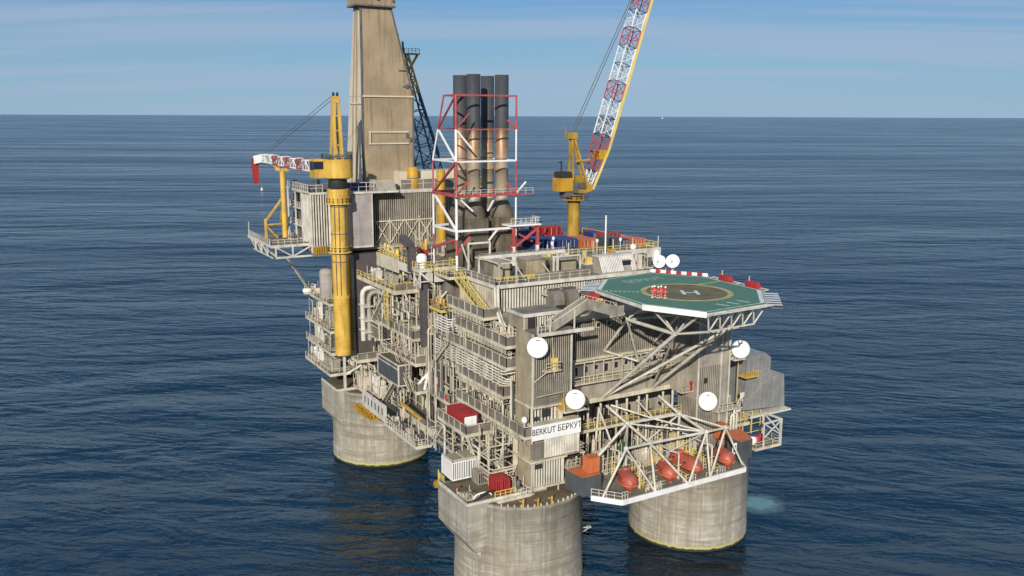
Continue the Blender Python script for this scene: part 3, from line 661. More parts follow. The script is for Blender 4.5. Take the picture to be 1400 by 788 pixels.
# edge gutters and nets
b = MB()
def edge(i, j, off, z0, z1):
    p = Vector((*OC[i], 0)); q = Vector((*OC[j], 0)); n = (q - p).cross(Vector((0, 0, 1))).normalized() * -1
    if n.dot(Vector((*ctr, 0)) - p) > 0: n = -n
    return p, q, n
for i in range(8):
    p, q, n = edge(i, (i + 1) % 8, 0, 0, 0)
    b.bar(p + n * .1 + Vector((0, 0, Z - .35)), q + n * .1 + Vector((0, 0, Z - .35)), .18, .5)
b.build('gutter', 'pale', hd)
b = MB(); p, q, n = edge(6, 7, 0, 0, 0); b.bar(p + n * .35 + Vector((0, 0, Z - .3)), q + n * .35 + Vector((0, 0, Z - .3)), .12, .85); b.build('white_fascia', 'white', hd)
b = MB()
for i in (5, 2, 3):
    p, q, n = edge(i, (i + 1) % 8, 0, 0, 0); d = q - p; k = int(d.length / 1.5); h0 = Vector((0, 0, Z - .3)); h1 = Vector((0, 0, Z - .05))
    o = n * 1.5
    b.bar(p + o + h1, q + o + h1, .1); b.bar(p + o * .5 + h0, q + o * .5 + h0, .06)
    for j in range(k + 1): b.bar(p + d * (j / k) + h0, p + d * (j / k) + o + h1, .09)
    for j in range(4 * k): b.bar(p + d * (j / (4 * k)) + h0, p + d * ((j + .5) / (4 * k)) + o + h1, .03)
b.build('safety_net', 'pale', hd)
b = MB()
for i, (nn, w) in enumerate(((0, 2.6), (4, 2.5))):
    p, q, n = edge(nn, nn + 1, 0, 0, 0); d = q - p
    for j in range(6):
        a = p + d * ((j + .15) / 6); c = p + d * ((j + .72) / 6); h = Vector((0, 0, Z - .35 - .04 * j * (i == 0)))
        b.quad(a + n * .3 + h, c + n * .3 + h, c + n * w + h, a + n * w + h)
b.build_each('white_slat', 'white', hd)
b = MB()
for i, w in ((0, 2.6), (4, 2.5)):
    p, q, n = edge(i, i + 1, 0, 0, 0); h = Vector((0, 0, Z - .62)); b.add([p + n * .25 + h, q + n * .25 + h, q + n * w + h, p + n * w + h], [(0, 1, 2, 3)])
    b.bar(p + n * w + h, q + n * w + h, .16); b.bar(p + n * .2 + h, p + n * w + h, .16); b.bar(q + n * .2 + h, q + n * w + h, .16)
b.build_each('side_grating', 'gun', hd)
b = MB(); p, q, n = edge(2, 3, 0, 0, 0); d = q - p
r = MB()
for j in range(11):
    a = p + d * (j / 11); c = p + d * ((j + 1) / 11); (b if j % 2 else r).bar(a + n * .5 + Vector((0, 0, Z + .28)), c + n * .5 + Vector((0, 0, Z + .28)), .08, .56)
b.build_each('red_barrier_panel', 'red', hd); r.build_each('white_barrier_panel', 'white', hd)
# supporting truss
P = dict(A=(16, -1.0, 28.8), B=(26.8, -1.0, 29.0), W1=(16.2, -1.0, 37.2), W2=(26.8, -1, 37.2), N1=(15.6, -7.9, 44.1), M1=(16.2, -19.2, 44.0), M2=(26.3, -18.8, 43.2), N2=(26.5, -8, 43.8),
         G1=(15.6, -25.5, 48.4), G2=(26.8, -25.2, 48.4), R1=(33.6, -18.2, 45.0), R2=(33.6, -6, 45.0), C1=(21.6, -3.5, 35.2), L1=(11.4, -17, 48.4))
b = MB(); 
for a, c, w in (('A', 'M1', .62), ('A', 'M2', .5), ('B', 'M2', .62), ('W1', 'N1', .5), ('W2', 'N2', .4), ('N1', 'M1', .6), ('N2', 'M2', .6), ('N1', 'C1', .42), ('W1', 'C1', .4), ('M1', 'M2', .45), ('N1', 'N2', .4), ('M1', 'N2', .35),
                ('M1', 'G1', .4), ('M2', 'G2', .4), ('M2', 'R1', .42), ('N2', 'R2', .35), ('R1', 'R2', .35), ('B', 'M1', .35), ('C1', 'M1', .3)):
    b.bar(P[a], P[c], w, n=10)
b.build('strut', 'pale', hd)
b = MB(); top_pts = [(x, y, Z - .9) for x in (12, 16, 21, 26.5, 31, 34) for y in (-25, -19, -13.5, -8, -2)]
for x in (12, 16, 21, 26.5, 31, 33.8): b.box(x - .18, x + .18, -24.5 if 13 < x < 30 else -18, 1.5 if 15 < x < 32 else -6, Z - 1.1, Z - .46)
for y in (-25, -19, -13.5, -8, -2): b.box(12 if y > -20 else 15.5, 33.8 if y > -20 else 28, y - .15, y + .15, Z - 1.0, Z - .47)
b.build('deck_beam', 'pale', hd)
b = MB()
for a, q in (('M1', ((12, -19), (16, -24.5), (21, -19), (16, -14))), ('M2', ((21, -19), (26.5, -24.5), (31, -19), (26.5, -13.5))), ('N1', ((12, -8), (16, -3), (21, -8), (16, -13.5))), ('N2', ((21, -8), (26.5, -2), (31, -8), (26.5, -13.5))), ('R1', ((33.8, -14), (31, -19), (33.8, -18)))):
    for x, y in q: b.bar(P[a], (x, y, Z - .95), .3, n=8)
for i in range(5):
    f0 = i / 5; f1 = (i + .5) / 5; f2 = (i + 1) / 5; a = Vector((27.4, -26.2, Z - .7)); c = Vector((15.6, -26.9, Z - .7)); lo = Vector((0, 1.0, -2.6))
    b.bar(a.lerp(c, f0), a.lerp(c, f1) + lo, .26, n=8); b.bar(a.lerp(c, f1) + lo, a.lerp(c, f2), .26, n=8)
b.bar(Vector((26.3, -25.3, Z - 3.3)), Vector((16.7, -25.8, Z - 3.3)), .3, n=8); b.bar(P['M2'], (26.3, -25.3, Z - 3.3), .3, n=8); b.bar(P['M1'], (16.7, -25.8, Z - 3.3), .3, n=8)
b.build('brace', 'pale', hd)
# access landing under the left edge
t = thing('access_landing', 'grey walled access landing hung under the left edge of the green deck', 'landing', (9.6, -9, 46.6))
b = MB(); b.prism([(8.4, -5.2), (10.6, -5.2), (10.6, -13.6), (9.2, -13.6)], 46.5, 46.7); b.build('floor', 'floor', t)
b = MB(); b.bar((8.4, -5.3, 47.2), (9.2, -13.6, 47.2), .06, 1.7); b.bar((9.2, -13.6, 47.2), (10.6, -13.6, 47.2), .06, 1.7); b.build('side_panel', 'cladding', t)
b = MB(); b.rail([(8.4, -5.3, 48.0), (9.2, -13.6, 48.0)], .5, 1.3, .07, False); b.build('railing', 'pale', t)
b = MB(); b.box(8.7, 10.4, -7.4, -5.9, 46.7, 48.7); b.build('red_cabinet', 'red', t)
b = MB(); b.lathe([(.3, 0), (.45, .1), (.45, .3), (.3, .4)], (9.6, -9.4, 47.6), 14, 'x'); b.build('hose_reel', 'orange', t)
b = MB(); b.box(9.2, 10.2, -8.6, -8.0, 46.7, 48.2); b.build('cabinet', 'yellowrail', t)
t = thing('stair_flight', 'grey sided stair climbing from the tower landing to the helideck', 'stairs', (5, -6, 43.5))
b = MB()
for y in (-6.9, -5.4):
    b.add([(1.8, y - .04, 43.3), (8.4, y - .04, 46.4), (8.4, y - .04, 47.9), (1.8, y - .04, 44.8), (1.8, y + .04, 43.3), (8.4, y + .04, 46.4), (8.4, y + .04, 47.9), (1.8, y + .04, 44.8)],
          [(0, 1, 2, 3), (7, 6, 5, 4), (0, 4, 5, 1), (1, 5, 6, 2), (2, 6, 7, 3), (3, 7, 4, 0)])
b.build('side_panel', 'cladding', t)
b = MB()
for i in range(14): f = i / 14; b.box(1.9 + 6.5 * f, 2.3 + 6.5 * f, -6.85, -5.45, 43.5 + 3.1 * f, 43.56 + 3.1 * f)
b.build('tread', 'floor', t)
b = MB(); b.bar((1.8, -6.95, 44.9), (8.4, -6.95, 48.0), .12); b.bar((1.8, -5.35, 44.9), (8.4, -5.35, 48.0), .12); b.bar((6.0, -6.9, 43.5), (6.0, -6.9, 46.6), .2); b.build('handrail', 'pale', t)
t = thing('rail_gallery', 'curved grey gallery under the stair end', 'gallery', (8, -3, 46)); MB().lathe([(1.6, 0), (2.0, .1), (2.0, .4), (1.9, .4)], (8.6, -4.0, 44.9), 20).build('dish_floor', 'tan', t); MB().bar((8.6, -4, 44.9), (8.6, -2.0, 43.2), .4).build('bracket', 'cream', t)
for x, y, lab in ((33.9, -9.2, 'red fire monitor box nearest the striped barrier'), (33.9, -15.6, 'red fire monitor box near the right hand corner of the green deck')):
    t = thing('fire_monitor', lab, 'fire monitor', (x + 1.2, y, Z))
    MB().prism_x([(y - 1.5, Z - .2), (y + 1.3, Z - .2), (y + 1.1, Z + .9), (y - 1.0, Z + .75)], x + 1, x + 2).build('cover', 'red', t)
    MB().bar((x + 1.5, y + .9, Z), (x + 1.5, y + .9, Z + 1.6), .14).bar((x + 1.5, y + .9, Z + 1.5), (x + .8, y + .2, Z + 1.7), .12).build('nozzle', 'pale', t)
# ------------------------------------------------------------------ people in red suits
def person_mesh(arm, lean):
    me = bpy.data.meshes.new('person'); o = bpy.data.objects.new('person_tmp', me); COL.objects.link(o)
    V = []; E = []; RR = []
    def v(p, r, par=None):
        V.append(p); RR.append(r)
        if par is not None: E.append((par, len(V) - 1))
        return len(V) - 1
    pel = v((0, 0, .98), .17); w = v((0, .01, 1.15), .165, pel); ch = v((0, 0, 1.36), .18, w); nk = v((0, 0, 1.52), .07, ch); hd_ = v((0, -.01, 1.60), .085, nk); h2 = v((0, -.02, 1.70), .105, hd_); v((0, -.01, 1.78), .085, h2)
    for s in (-1, 1):
        sh = v((s * .20, 0, 1.43), .085, ch); el = v((s * (.27 + arm[0] * .1), -.02 - arm[1] * .1, 1.16), .06, sh); wr = v((s * (.26 - arm[2] * .12), -.06 - arm[1] * .24, .93 + arm[2] * .18), .045, el)
        pm = v((s * (.26 - arm[2] * .14), -.08 - arm[1] * .28, .85 + arm[2] * .2), .04, wr)
        for f in range(5):
            a = (f - 2) * .018; q = V[pm]; k = v((q[0] + s * .005, q[1] + a - (.03 if f == 0 else 0), q[2] - (.06 if f else .03)), .010, pm); v((q[0] - s * .01, q[1] + a * 1.1 - (.03 if f == 0 else 0), q[2] - (.095 - .008 * abs(f - 2) if f else .05)), .008, k)
        hp = v((s * .10, 0, .90), .12, pel); kn = v((s * (.12 + lean * .02), -.02, .50), .085, hp); an = v((s * (.13 + lean * .04), .01, .10), .06, kn); v((s * (.14 + lean * .04), -.16, .05), .05, an)
    me.from_pydata(V, E, []); o.modifiers.new('s', 'SKIN'); o.modifiers.new('u', 'SUBSURF').levels = 1
    o.modifiers['s'].use_smooth_shade = True
    for i, sv in enumerate(me.skin_vertices[0].data): sv.radius = (RR[i], RR[i] * .85); sv.use_root = i == 0
    dg = bpy.context.evaluated_depsgraph_get(); m2 = bpy.data.meshes.new_from_object(o.evaluated_get(dg)); bpy.data.objects.remove(o)
    m2.name = 'person_body'; m2.materials.clear()
    for q in ('suit', 'skin', 'boot'): m2.materials.append(M[q])
    for p in m2.polygons:
        c = p.center; hand = abs(c.x) > .1 and c.z < 1.12 and c.z > .7 and (Vector((abs(c.x) - .26 + arm[2] * .14, c.y + .08 + arm[1] * .28)).length < .13 and c.z < .93 + arm[2] * .2)
        p.material_index = 1 if (c.z > 1.55 or hand) else 2 if (c.z < .2 or .45 < c.z < .52) else 0
    return m2
for i, (x, y, rz, arm, lab) in enumerate((
        (14.75, -15.1, .5, (.2, .3, .2), 'person in a red suit and white helmet, first from the left on the green deck'),
        (15.35, -14.9, -.3, (0, .1, 0), 'person in a red suit and white helmet, second from the left on the green deck'),
        (15.45, -15.7, .2, (.3, .5, .6), 'person in a red suit and white helmet, middle one of five on the deck'),
        (16.1, -15.6, -.6, (.1, .2, .1), 'person in a red suit and white helmet, second from the right on the green deck'),
        (16.3, -16.35, .3, (.2, .4, .5), 'person in a red suit and white helmet, nearest the white letter on the pad'))):
    me = person_mesh(arm, i % 3); o = bpy.data.objects.new('person', me); COL.objects.link(o); o.location = (x, y, Z + .01); o.rotation_euler = (0, 0, rz); o.scale = (1.08, 1.08, 1.02)
    o['label'] = lab; o['category'] = 'person'; o['group'] = 'crew in red suits on the helideck'; OFF[o.name] = (0, 0, 0)
    h = MB().lathe([(.155, 1.70), (.15, 1.77), (.11, 1.85), (.03, 1.88)], (0, -.01, 0), 16); h.lathe([(.155, 1.69), (.185, 1.70), (.155, 1.72)], (0, -.03, 0), 16); h.build('helmet', 'white', o)
    f = MB(); f.box(-.055, -.025, -.125, -.11, 1.665, 1.685); f.box(.025, .055, -.125, -.11, 1.665, 1.685); f.box(-.035, .035, -.122, -.108, 1.59, 1.60); f.build('eyes_and_mouth', 'black_paint', o)
    MB().bar((0, -.10, 1.66), (0, -.145, 1.625), .03).build('nose', 'skin', o)
    MB().lathe([(.198, 1.12), (.20, 1.17)], (0, .005, 0), 16, cap=False).build('reflective_band', 'white', o)

# ------------------------------------------------------------------ lifeboat station
t = thing('lifeboat_deck', 'white edged deck on trusses carrying the orange lifeboats', 'deck', (22, -10, 17))
LP = [(6.2, -12.2), (9.4, -16.1), (36.0, -15.6), (37.4, -13.2), (37.4, -2.6), (6.2, -2.6)]
b = MB(); b.prism(LP, 16.9, 17.1); b.build('floor', 'floor', t)
b = MB()
for i in (0, 1, 2): p, q = LP[i], LP[i + 1]; b.bar((*p, 16.95), (*q, 16.95), .28, .85)
b.build('edge_beam', 'white', t)
b = MB(); b.rail([(*LP[0], 17.3), (*LP[1], 17.3)], 1.2, 1.2, .09)
for x in (9.6, 16.4, 23.5, 30.0): b.rail([(x, -15.8, 17.3), (x + 1.1, -15.8, 17.3)], 1.2, .6, .08)
b.build('railing', 'pale', t)
t = thing('truss_frame', 'pale tubular truss frame standing over the orange lifeboats', 'truss', (22, -12, 17))
I1, I2 = (16.2, -8, 26.3), (27.4, -8, 26.1); O0, O1, O2, O3 = (11.5, -14, 24.8), (16.3, -14, 24.8), (28.2, -14, 24.6), (32.5, -14, 24.6)
b = MB()
for p, q, w in ((O0, O1, .42), (O1, O2, .5), (O2, O3, .42), (I1, I2, .42), (I1, (7.2, -9, 20.2), .5), (I1, O0, .36), (I1, O1, .5), (I2, O2, .5), (I2, O3, .32), (I1, (15.6, -2.9, 28), .5), (I2, (26.9, -2.9, 28), .5), (I1, O2, .3), ((16.5, -2.9, 28), (21.8, -8, 26.2), .32), ((21.8, -8, 26.2), O2, .3),
                (O0, (7.4, -13.6, 17.2), .42), (O0, (16.2, -15.9, 17.2), .36), (O1, (16.2, -15.9, 17.2), .36), (O1, (23, -15.9, 17.2), .42), (O2, (23.1, -15.9, 17.2), .42), (O2, (27.8, -15.8, 17.2), .34), (O3, (27.8, -15.8, 17.2), .36), (O3, (36, -14.8, 17.6), .36),
                ((21.8, -8, 26.2), (22, -2.9, 28), .3), (I2, (22, -3.2, 19), .34), (O2, (25, -8, 19.5), .25), ((13.2, -2.8, 18), (14, -2.9, 28), .4), ((14, -2.9, 27.8), (17.4, -4.2, 18), .4), (I1, (16.4, -7.6, 17.2), .5), (I2, (27.4, -7.6, 17.2), .5)):
    b.bar(p, q, w, n=8)
b.build('tube', 'pale', t)
b = MB()
for p in (I1, I2, O0, O1, O2, O3): b.lathe([(.05, -.42), (.4, -.25), (.45, 0), (.4, .25), (.05, .42)], p, 12)
b.build_each('joint', 'pale', t)

def lifeboat():
    t = thing('lifeboat', 'tmp', 'lifeboat', (12.8, -11.2, 17.3), 'orange enclosed lifeboats')
    c = Vector((12.8, -11.2, 19.0)); N = 18; st = []
    for i in range(17):
        f = i / 16; y = -3.9 + 7.8 * f; k = math.sin(PI * min(1, max(0, .5 * (min(f, 1 - f) / .30)))) if min(f, 1 - f) < .30 else 1
        k = max(.10, k ** .48); st.append((y, k))
    b = MB(); vs = []
    for y, k in st:
        for j in range(N):
            a = 2 * PI * j / N; x = math.cos(a) * 1.55 * k; z = math.sin(a); z = z * (1.65 if z > 0 else 1.35) * (k ** .7); x *= (1 if z > -.2 else .82)
            vs.append(c + Vector((x, y, z)))
    b.add(vs, [(i * N + j, (i + 1) * N + j, (i + 1) * N + (j + 1) % N, i * N + (j + 1) % N) for i in range(16) for j in range(N)], True)
    b.add(vs[:N], [tuple(range(N))]); b.add(vs[-N:], [tuple(range(N - 1, -1, -1))]); h = b.build('hull', 'lifeboat', t)
    b = MB(); pts = []
    for i in range(33):
        a = 2 * PI * i / 32; pts.append(c + Vector((1.60 * math.copysign(abs(math.cos(a)) ** .7, math.cos(a)), 3.75 * math.copysign(abs(math.sin(a)) ** .8, math.sin(a)), -.12)))
    b.tube(pts, .12, 6); b.build('fender', 'orange', t)
    b = MB()
    for s in (-1, 1):
        for i in range(3): y = -1.6 + 1.5 * i; b.bar(c + Vector((s * 1.38, y, .72)), c + Vector((s * 1.40, y + .6, .72)), .1, .32)
    b.bar(c + Vector((-.45, -3.33, .55)), c + Vector((.05, -3.38, .55)), .3, .3); b.build_each('porthole', 'dark', t)
    b = MB(); b.lathe([(.7, 0), (.66, .35), (.45, .55), (.1, .6)], c + Vector((0, 1.7, 1.38)), 14); b.build('steering_cowl', 'lifeboat', t)
    b = MB(); b.box(c.x - .1, c.x + .1, c.y - 2.8, c.y + 2.8, c.z - 1.62, c.z - 1.2); b.build('keel', 'orange', t)
    b = MB()
    for y in (-2.6, 2.6): b.box(c.x - .12, c.x + .12, c.y + y - .2, c.y + y + .2, c.z + 1.2, c.z + 1.9)
    b.build_each('lifting_hook', 'gun', t); return t
lb = lifeboat(); lb['label'] = 'orange enclosed lifeboat at the left end of the row'; lb.scale = (.95, .66, .9); lb.location.y = -12.9; lb.rotation_euler.z = R(-22)
dup(lb, (20.9, -12.9, 17.3), R(-18), 'orange enclosed lifeboat second from the left in the row')
dup(lb, (25.9, -11.8, 17.35), 0, 'orange enclosed lifeboat showing its whole length under the truss').scale = (.95, .95, .9)
dup(lb, (33.4, -12.9, 17.3), R(-14), 'orange enclosed lifeboat at the right end, beside the dark box')
def davit(x, lab):
    t = thing('davit', lab, 'davit', (x, -9, 17.1), 'boat davits')
    b = MB()
    for y in (-13.2, -7.6): b.pipe([(x + 2.2, y, 17.1), (x + 2.2, y, 21.6), (x + .2, y - .3, 22.4)], .16)
    b.bar((x + 2.2, -13.2, 21.4), (x + 2.2, -7.6, 21.4), .24); b.build('frame', 'pale', t)
    b = MB()
    for y in (-13.5, -7.9): b.bar((x + .2, y, 22.3), (x + .1, y + .3, 20.4), .05)
    b.build_each('fall_wire', 'gun', t)
    b = MB(); b.lathe([(.45, -.5), (.45, .5)], (x + 2.3, -6.4, 17.9), 12, 'x'); b.build('winch', 'yellow', t)
    b = MB(); b.rail([(x + 2.6, -14.8, 17.2), (x + 2.6, -5.5, 17.2)], 1.2, 1.1, .08); b.rail([(x + 1.9, -13.8, 17.2), (x + 1.9, -5.5, 17.2)], 2.2, 1.5, .08); b.build('railing', 'yellowrail', t)
for x, l in ((12.8, 'pale boat davit between the first and second lifeboats'), (20.9, 'pale boat davit between the second and third lifeboats'), (28.2, 'pale boat davit between the third and last lifeboats')): davit(x, l)
for y, h, l in ((-14.9, 1.3, 'cream railing between the bows of the lifeboats'), (-12.9, 2.4, 'cream post rack between the hulls of the lifeboats'), (-10.2, 3.0, 'tall cream and yellowish post rack across the middle of the lifeboat deck'), (-6.6, 4.2, 'tall cream post rack along the back of the lifeboat deck')):
    t = thing('post_rack', l, 'railing', (22, y, 17.1)); b = MB()
    for x0, x1 in ((15.0, 18.9), (22.8, 24.0), (27.8, 31.6)) if y < -12 else ((14.6, 18.9), (22.6, 24.1), (27.6, 31.4)) if y < -8 else ((9.5, 35.5),):
        k = int((x1 - x0) / .8)
        for i in range(k + 1): b.bar((x0 + .8 * i, y + .3 * (i % 3), 17.1), (x0 + .8 * i, y + .3 * (i % 3), 17.1 + h * (.6 + .4 * ((i * 7) % 5) / 4)), .15)
        for z in (.6, 1.15, 2.2, 3.2):
            if z < h: b.bar((x0, y, 17.1 + z), (x1, y, 17.1 + z), .09)
    b.build('post', 'cream' if y != -10.2 else 'yellowrail', t)
def tank_box(p, c, hx, lab, z0, z1):
    t = thing('raft_bin', lab, 'bin', (*c, z0), 'orange topped dark bins')
    b = MB(); n = len(p); b.prism(p, z0, z1); b.build('body', 'slate', t)
    ins = [tuple(Vector(c) + (Vector(q) - Vector(c)) * .94) for q in p]
    MB().prism(ins, z1 + .003, z1 + .1).build('lid', 'orange', t); return t
t = tank_box([(4.3, -7.5), (4.7, -12.0), (8.4, -11.8), (8.8, -7.4)], (6.5, -9.7), 0, 'dark bin with orange lid left of the lifeboats, orange locker on top', 17.3, 20.4)
MB().box(6.5, 8.6, -11.0, -9.2, 20.51, 23.0).build('locker', 'orange', t)
t = tank_box([(36.6, -10.4), (36.9, -13.6), (39.8, -13.2), (41.8, -8.0), (38.4, -8)], (38.8, -10.8), 0, 'dark bin with orange lid right of the lifeboats, under the sheeting', 17.6, 21.0)
MB().box(36.3, 38.2, -8.6, -7.2, 20.0, 22.6).build('locker', 'orange', t)
t = thing('notice_board', 'small white board with green marks beside the right hand lifeboat', 'sign', (35.6, -12, 18)); MB().box(35.4, 36.4, -12.9, -12.82, 18.8, 20.8).build('board', 'white_sign', t); MB().box(35.6, 36.2, -12.94, -12.91, 19.2, 19.6).box(35.6, 36.2, -12.94, -12.91, 20.0, 20.4).build('mark', 'green', t); MB().bar((35.9, -12.8, 17.1), (35.9, -12.8, 18.8), .12).build('post', 'pale', t)

# ------------------------------------------------------------------ right hand tower and the sheeted scaffold
t = thing('ribbed_tower', 'broad ribbed tower at the right end under the helideck', 'tower', (36, -4, 18))
b = MB(); b.box(33.0, 40.3, -6.0, -.85, 17.3, 43.4); b.box(30.5, 33, -3.5, -.85, 28.5, 43.4); b.build('wall', 'cladding', t)
b = MB(); b.corr((33.0, -6.0), (38.2, -6.0), 18, 33, .42, .12); b.build('ribbed_front', 'cladding', t)
b = MB(); b.corr((33, -.9), (33, -6.0), 18, 27, .42, .1); b.build('ribbed_side', 'cladding', t)
b = MB(); b.bar((33, -6.08, 18), (33, -6.08, 43), .2); b.bar((38.3, -6.08, 18), (38.3, -6.08, 43), .2); b.bar((40.3, -6.05, 18), (40.3, -6.05, 43), .2); b.build_each('corner_trim', 'pale', t)
b = MB(); b.box(36.5, 42.5, -7.6, -6.1, 24.6, 24.8); b.rail([(36.6, -7.5, 24.8), (42.4, -7.5, 24.8), (42.4, -6.1, 24.8)], 1.2, 1.1, .1); b.box(40.3, 43.0, -7.4, -5, 33.6, 33.8); b.rail([(40.4, -7.3, 33.8), (42.9, -7.3, 33.8)], 1.1, .8, .1); b.box(30.4, 33, -5, -3.5, 28.4, 28.6); b.rail([(30.5, -4.9, 28.6), (33, -4.9, 28.6)], 1.1, .8, .1); b.build_each('balcony', 'cream', t)
b = MB(); b.box(37.6, 38.8, -6.2, -6.14, 21.4, 22.3); b.box(34.4, 35.1, -6.2, -6.13, 30.0, 31.0); b.build_each('louvre', 'dark', t)
b = MB(); b.box(32.2, 32.6, -5.2, -4.9, 28.8, 30.4); b.build('red_post', 'red', t)
t = thing('sheeted_scaffold', 'scaffold wrapped in shiny grey sheeting at the right edge of the platform', 'scaffold', (52, 0, 22))
b = MB(); b.prism_y([(46.4, 22.4), (52.6, 22.0), (52.8, 31.9), (51.2, 33.0), (46.8, 32.6)], -4, 5); o = b.build('sheeting', 'tarp', t)
b = MB(); b.prism_y([(52.81, 21.8), (57.6, 21.5), (57.0, 27.9), (53.6, 29.2), (52.81, 29.2)], -3.6, 4); b.build('lower_sheeting', 'tarp', t)
b = MB(); [b.box(x - .06, x + .06, -4.06, -4.003, 22.3, 32) for x in (48.4, 50.5)]; [b.box(46.45, 52.5, -4.07, -4.003, z, z + .1) for z in (24.5, 27, 29.6)]; [b.box(x - .05, x + .05, -3.66, -3.603, 21.7, 27.8) for x in (54.4, 56)]; b.build_each('sheet_seam', 'cladding', t)
b = MB(); b.box(44, 58.2, -4.6, 4, 20.9, 21.15); b.bar((44, -4.6, 21), (58.2, -4.6, 21), .35); b.build('scaffold_floor', 'pale', t)
b = MB()
for x in (44.2, 46.2, 48.4, 50.6): b.bar((x, -4.3, 14.8), (x, -4.3, 34 if x < 46 else 22), .12); b.bar((x, -2, 14.8), (x, -2, 22), .12)
for z in (18, 19.6): b.bar((44, -4.4, z), (51, -4.4, z), .1)
b.build('scaffold_tube', 'yellowrail', t)
b = MB(); b.box(44.5, 47.6, -6.2, -4.2, 29.4, 29.7); b.rail([(44.6, -6.1, 29.7), (47.5, -6.1, 29.7)], .9, .6, .12); b.build('yellow_balcony', 'yellow', t)
deck('cream basket platform with a cross braced end at the far right', 44.5, 51, -9.5, -4.7, 16.9, 'fr', '', .4, 'basket_platform', 'platform')
t = thing('cross_frame', 'pale cross braced frame on the end of the basket platform', 'frame', (50.8, -7, 17)); b = MB()
b.bar((50.8, -9.3, 17), (50.8, -9.3, 21.7), .35); b.bar((50.8, -4.9, 17), (50.8, -4.9, 21.7), .3); b.bar((50.8, -9.3, 21.6), (50.8, -4.9, 21.6), .3); b.bar((50.8, -9.3, 21.6), (46.5, -9.3, 21.4), .25); b.bar((50.8, -9.3, 19), (50.8, -4.9, 21.5), .2); b.bar((50.8, -9.3, 21.5), (50.8, -4.9, 19), .2); b.bar((46.5, -9.3, 21.4), (50.8, -9.3, 18.6), .2); b.bar((46.5, -9.3, 18.6), (50.8, -9.3, 21.4), .2); b.bar((46.5, -9.3, 17), (46.5, -9.3, 21.4), .2); b.build('frame', 'pale', t)
for x, y, m, l in ((45.6, -7.6, 'white', 'white sack lying on the basket platform'), (46.9, -7.4, 'red', 'red sack lying on the basket platform beside the white one'), (48.0, -7.0, 'red', 'red drum shaped bundle next to the cross braced frame'), (46.2, -6.2, 'blue', 'blue bundle behind the white sack')):
    t = thing('cargo_bag', l, 'bag', (x, y, 17)); b = MB(); b.lathe([(.3, 0), (.7, .25), (.75, .9), (.6, 1.4), (.2, 1.6)], (x, y, 17.0), 12); b.build('bag', m, t); MB().bar((x - .2, y, 18.55), (x + .2, y, 18.7), .09).build('loop', 'dark', t)
# ------------------------------------------------------------------ long walkways on the near left side
WK = [(26.6, -6.3, 18.2, 'lowest of the five long walkways left of the stair tower', 'lfb'), (31.4, .6, 18.2, 'second of the five long walkways, level with the small red boxes', 'lfb'),
      (36.5, -.4, 26, 'middle one of the five long walkways, with a cage of pale pipes below', 'lf'), (40.0, -.2, 18.4, 'fourth of the five long walkways, above the pipe cage walkway', 'lf'),
      (43.2, 7.4, 21.5, 'topmost and shortest of the five long walkways, at the foot of the yellow stair', 'lf')]
for z, v0, v1, l, e in WK:
    deck(l, -2.65, .3, v0, v1, z, e, e.replace('b', ''), .42, 'walkway', 'walkway', 'cream', 'cream', 2.35, group='long walkways left of the stair tower', ph=1.45)
def tray(label, u, v0, v1, z, seed):
    q = random.Random(seed); t = thing('cable_tray', label, 'cable tray', (u, (v0 + v1) / 2, z), 'cable trays under the long walkways'); b = MB()
    k = int((v1 - v0) / 1.17)
    for i in range(k + 1): y = v0 + 1.17 * i; b.bar((u, y, z - .95), (u, y, z), .09); b.bar((u, y, z - .9), (u + 1.6, y, z - .9), .09)
    b.build_each('hanger', 'cream', t); b = MB()
    for j in range(5): y0 = v0 + q.random() * 2; b.tube([(u + .08 + .1 * (j % 2), y0, z - .15 - .17 * j), (u + .08 + .1 * (j % 2), v1 - q.random() * 3, z - .15 - .17 * j)], .045 + .03 * q.random(), 5)
    b.build('cable', 'pipe', t); b = MB()
    for j in range(4): y = v0 + 1 + q.random() * (v1 - v0 - 2); b.box(u + .3, u + 1.2, y, y + .4 + q.random(), z - .9, z - .2)
    b.build_each('junction_box', 'gun', t)
for (z, v0, v1, l, e), nm in zip(WK[:2] + WK[3:], ('lowest', 'second', 'fourth', 'topmost')): tray(f'hangers and cables slung under the {nm} long walkway', -2.5, v0 + .4, v1 - .3, z - .42, int(z))
def pipe_bundle(label, paths, r, posts=None, m='pipe', name='pipe_bundle', group=None, pm='cream'):
    t = thing(name, label, 'pipes', tuple(paths[0][0]), group)
    for p in paths:
        q, rr = (p, r) if not isinstance(r, (list, tuple)) else (p, r[paths.index(p)])
        MB().pipe(q, rr).build('pipe', m, t)
    if posts:
        b = MB()
        for a, c, w in posts: b.bar(a, c, w)
        b.build('pipe_support', pm, t)
    return t
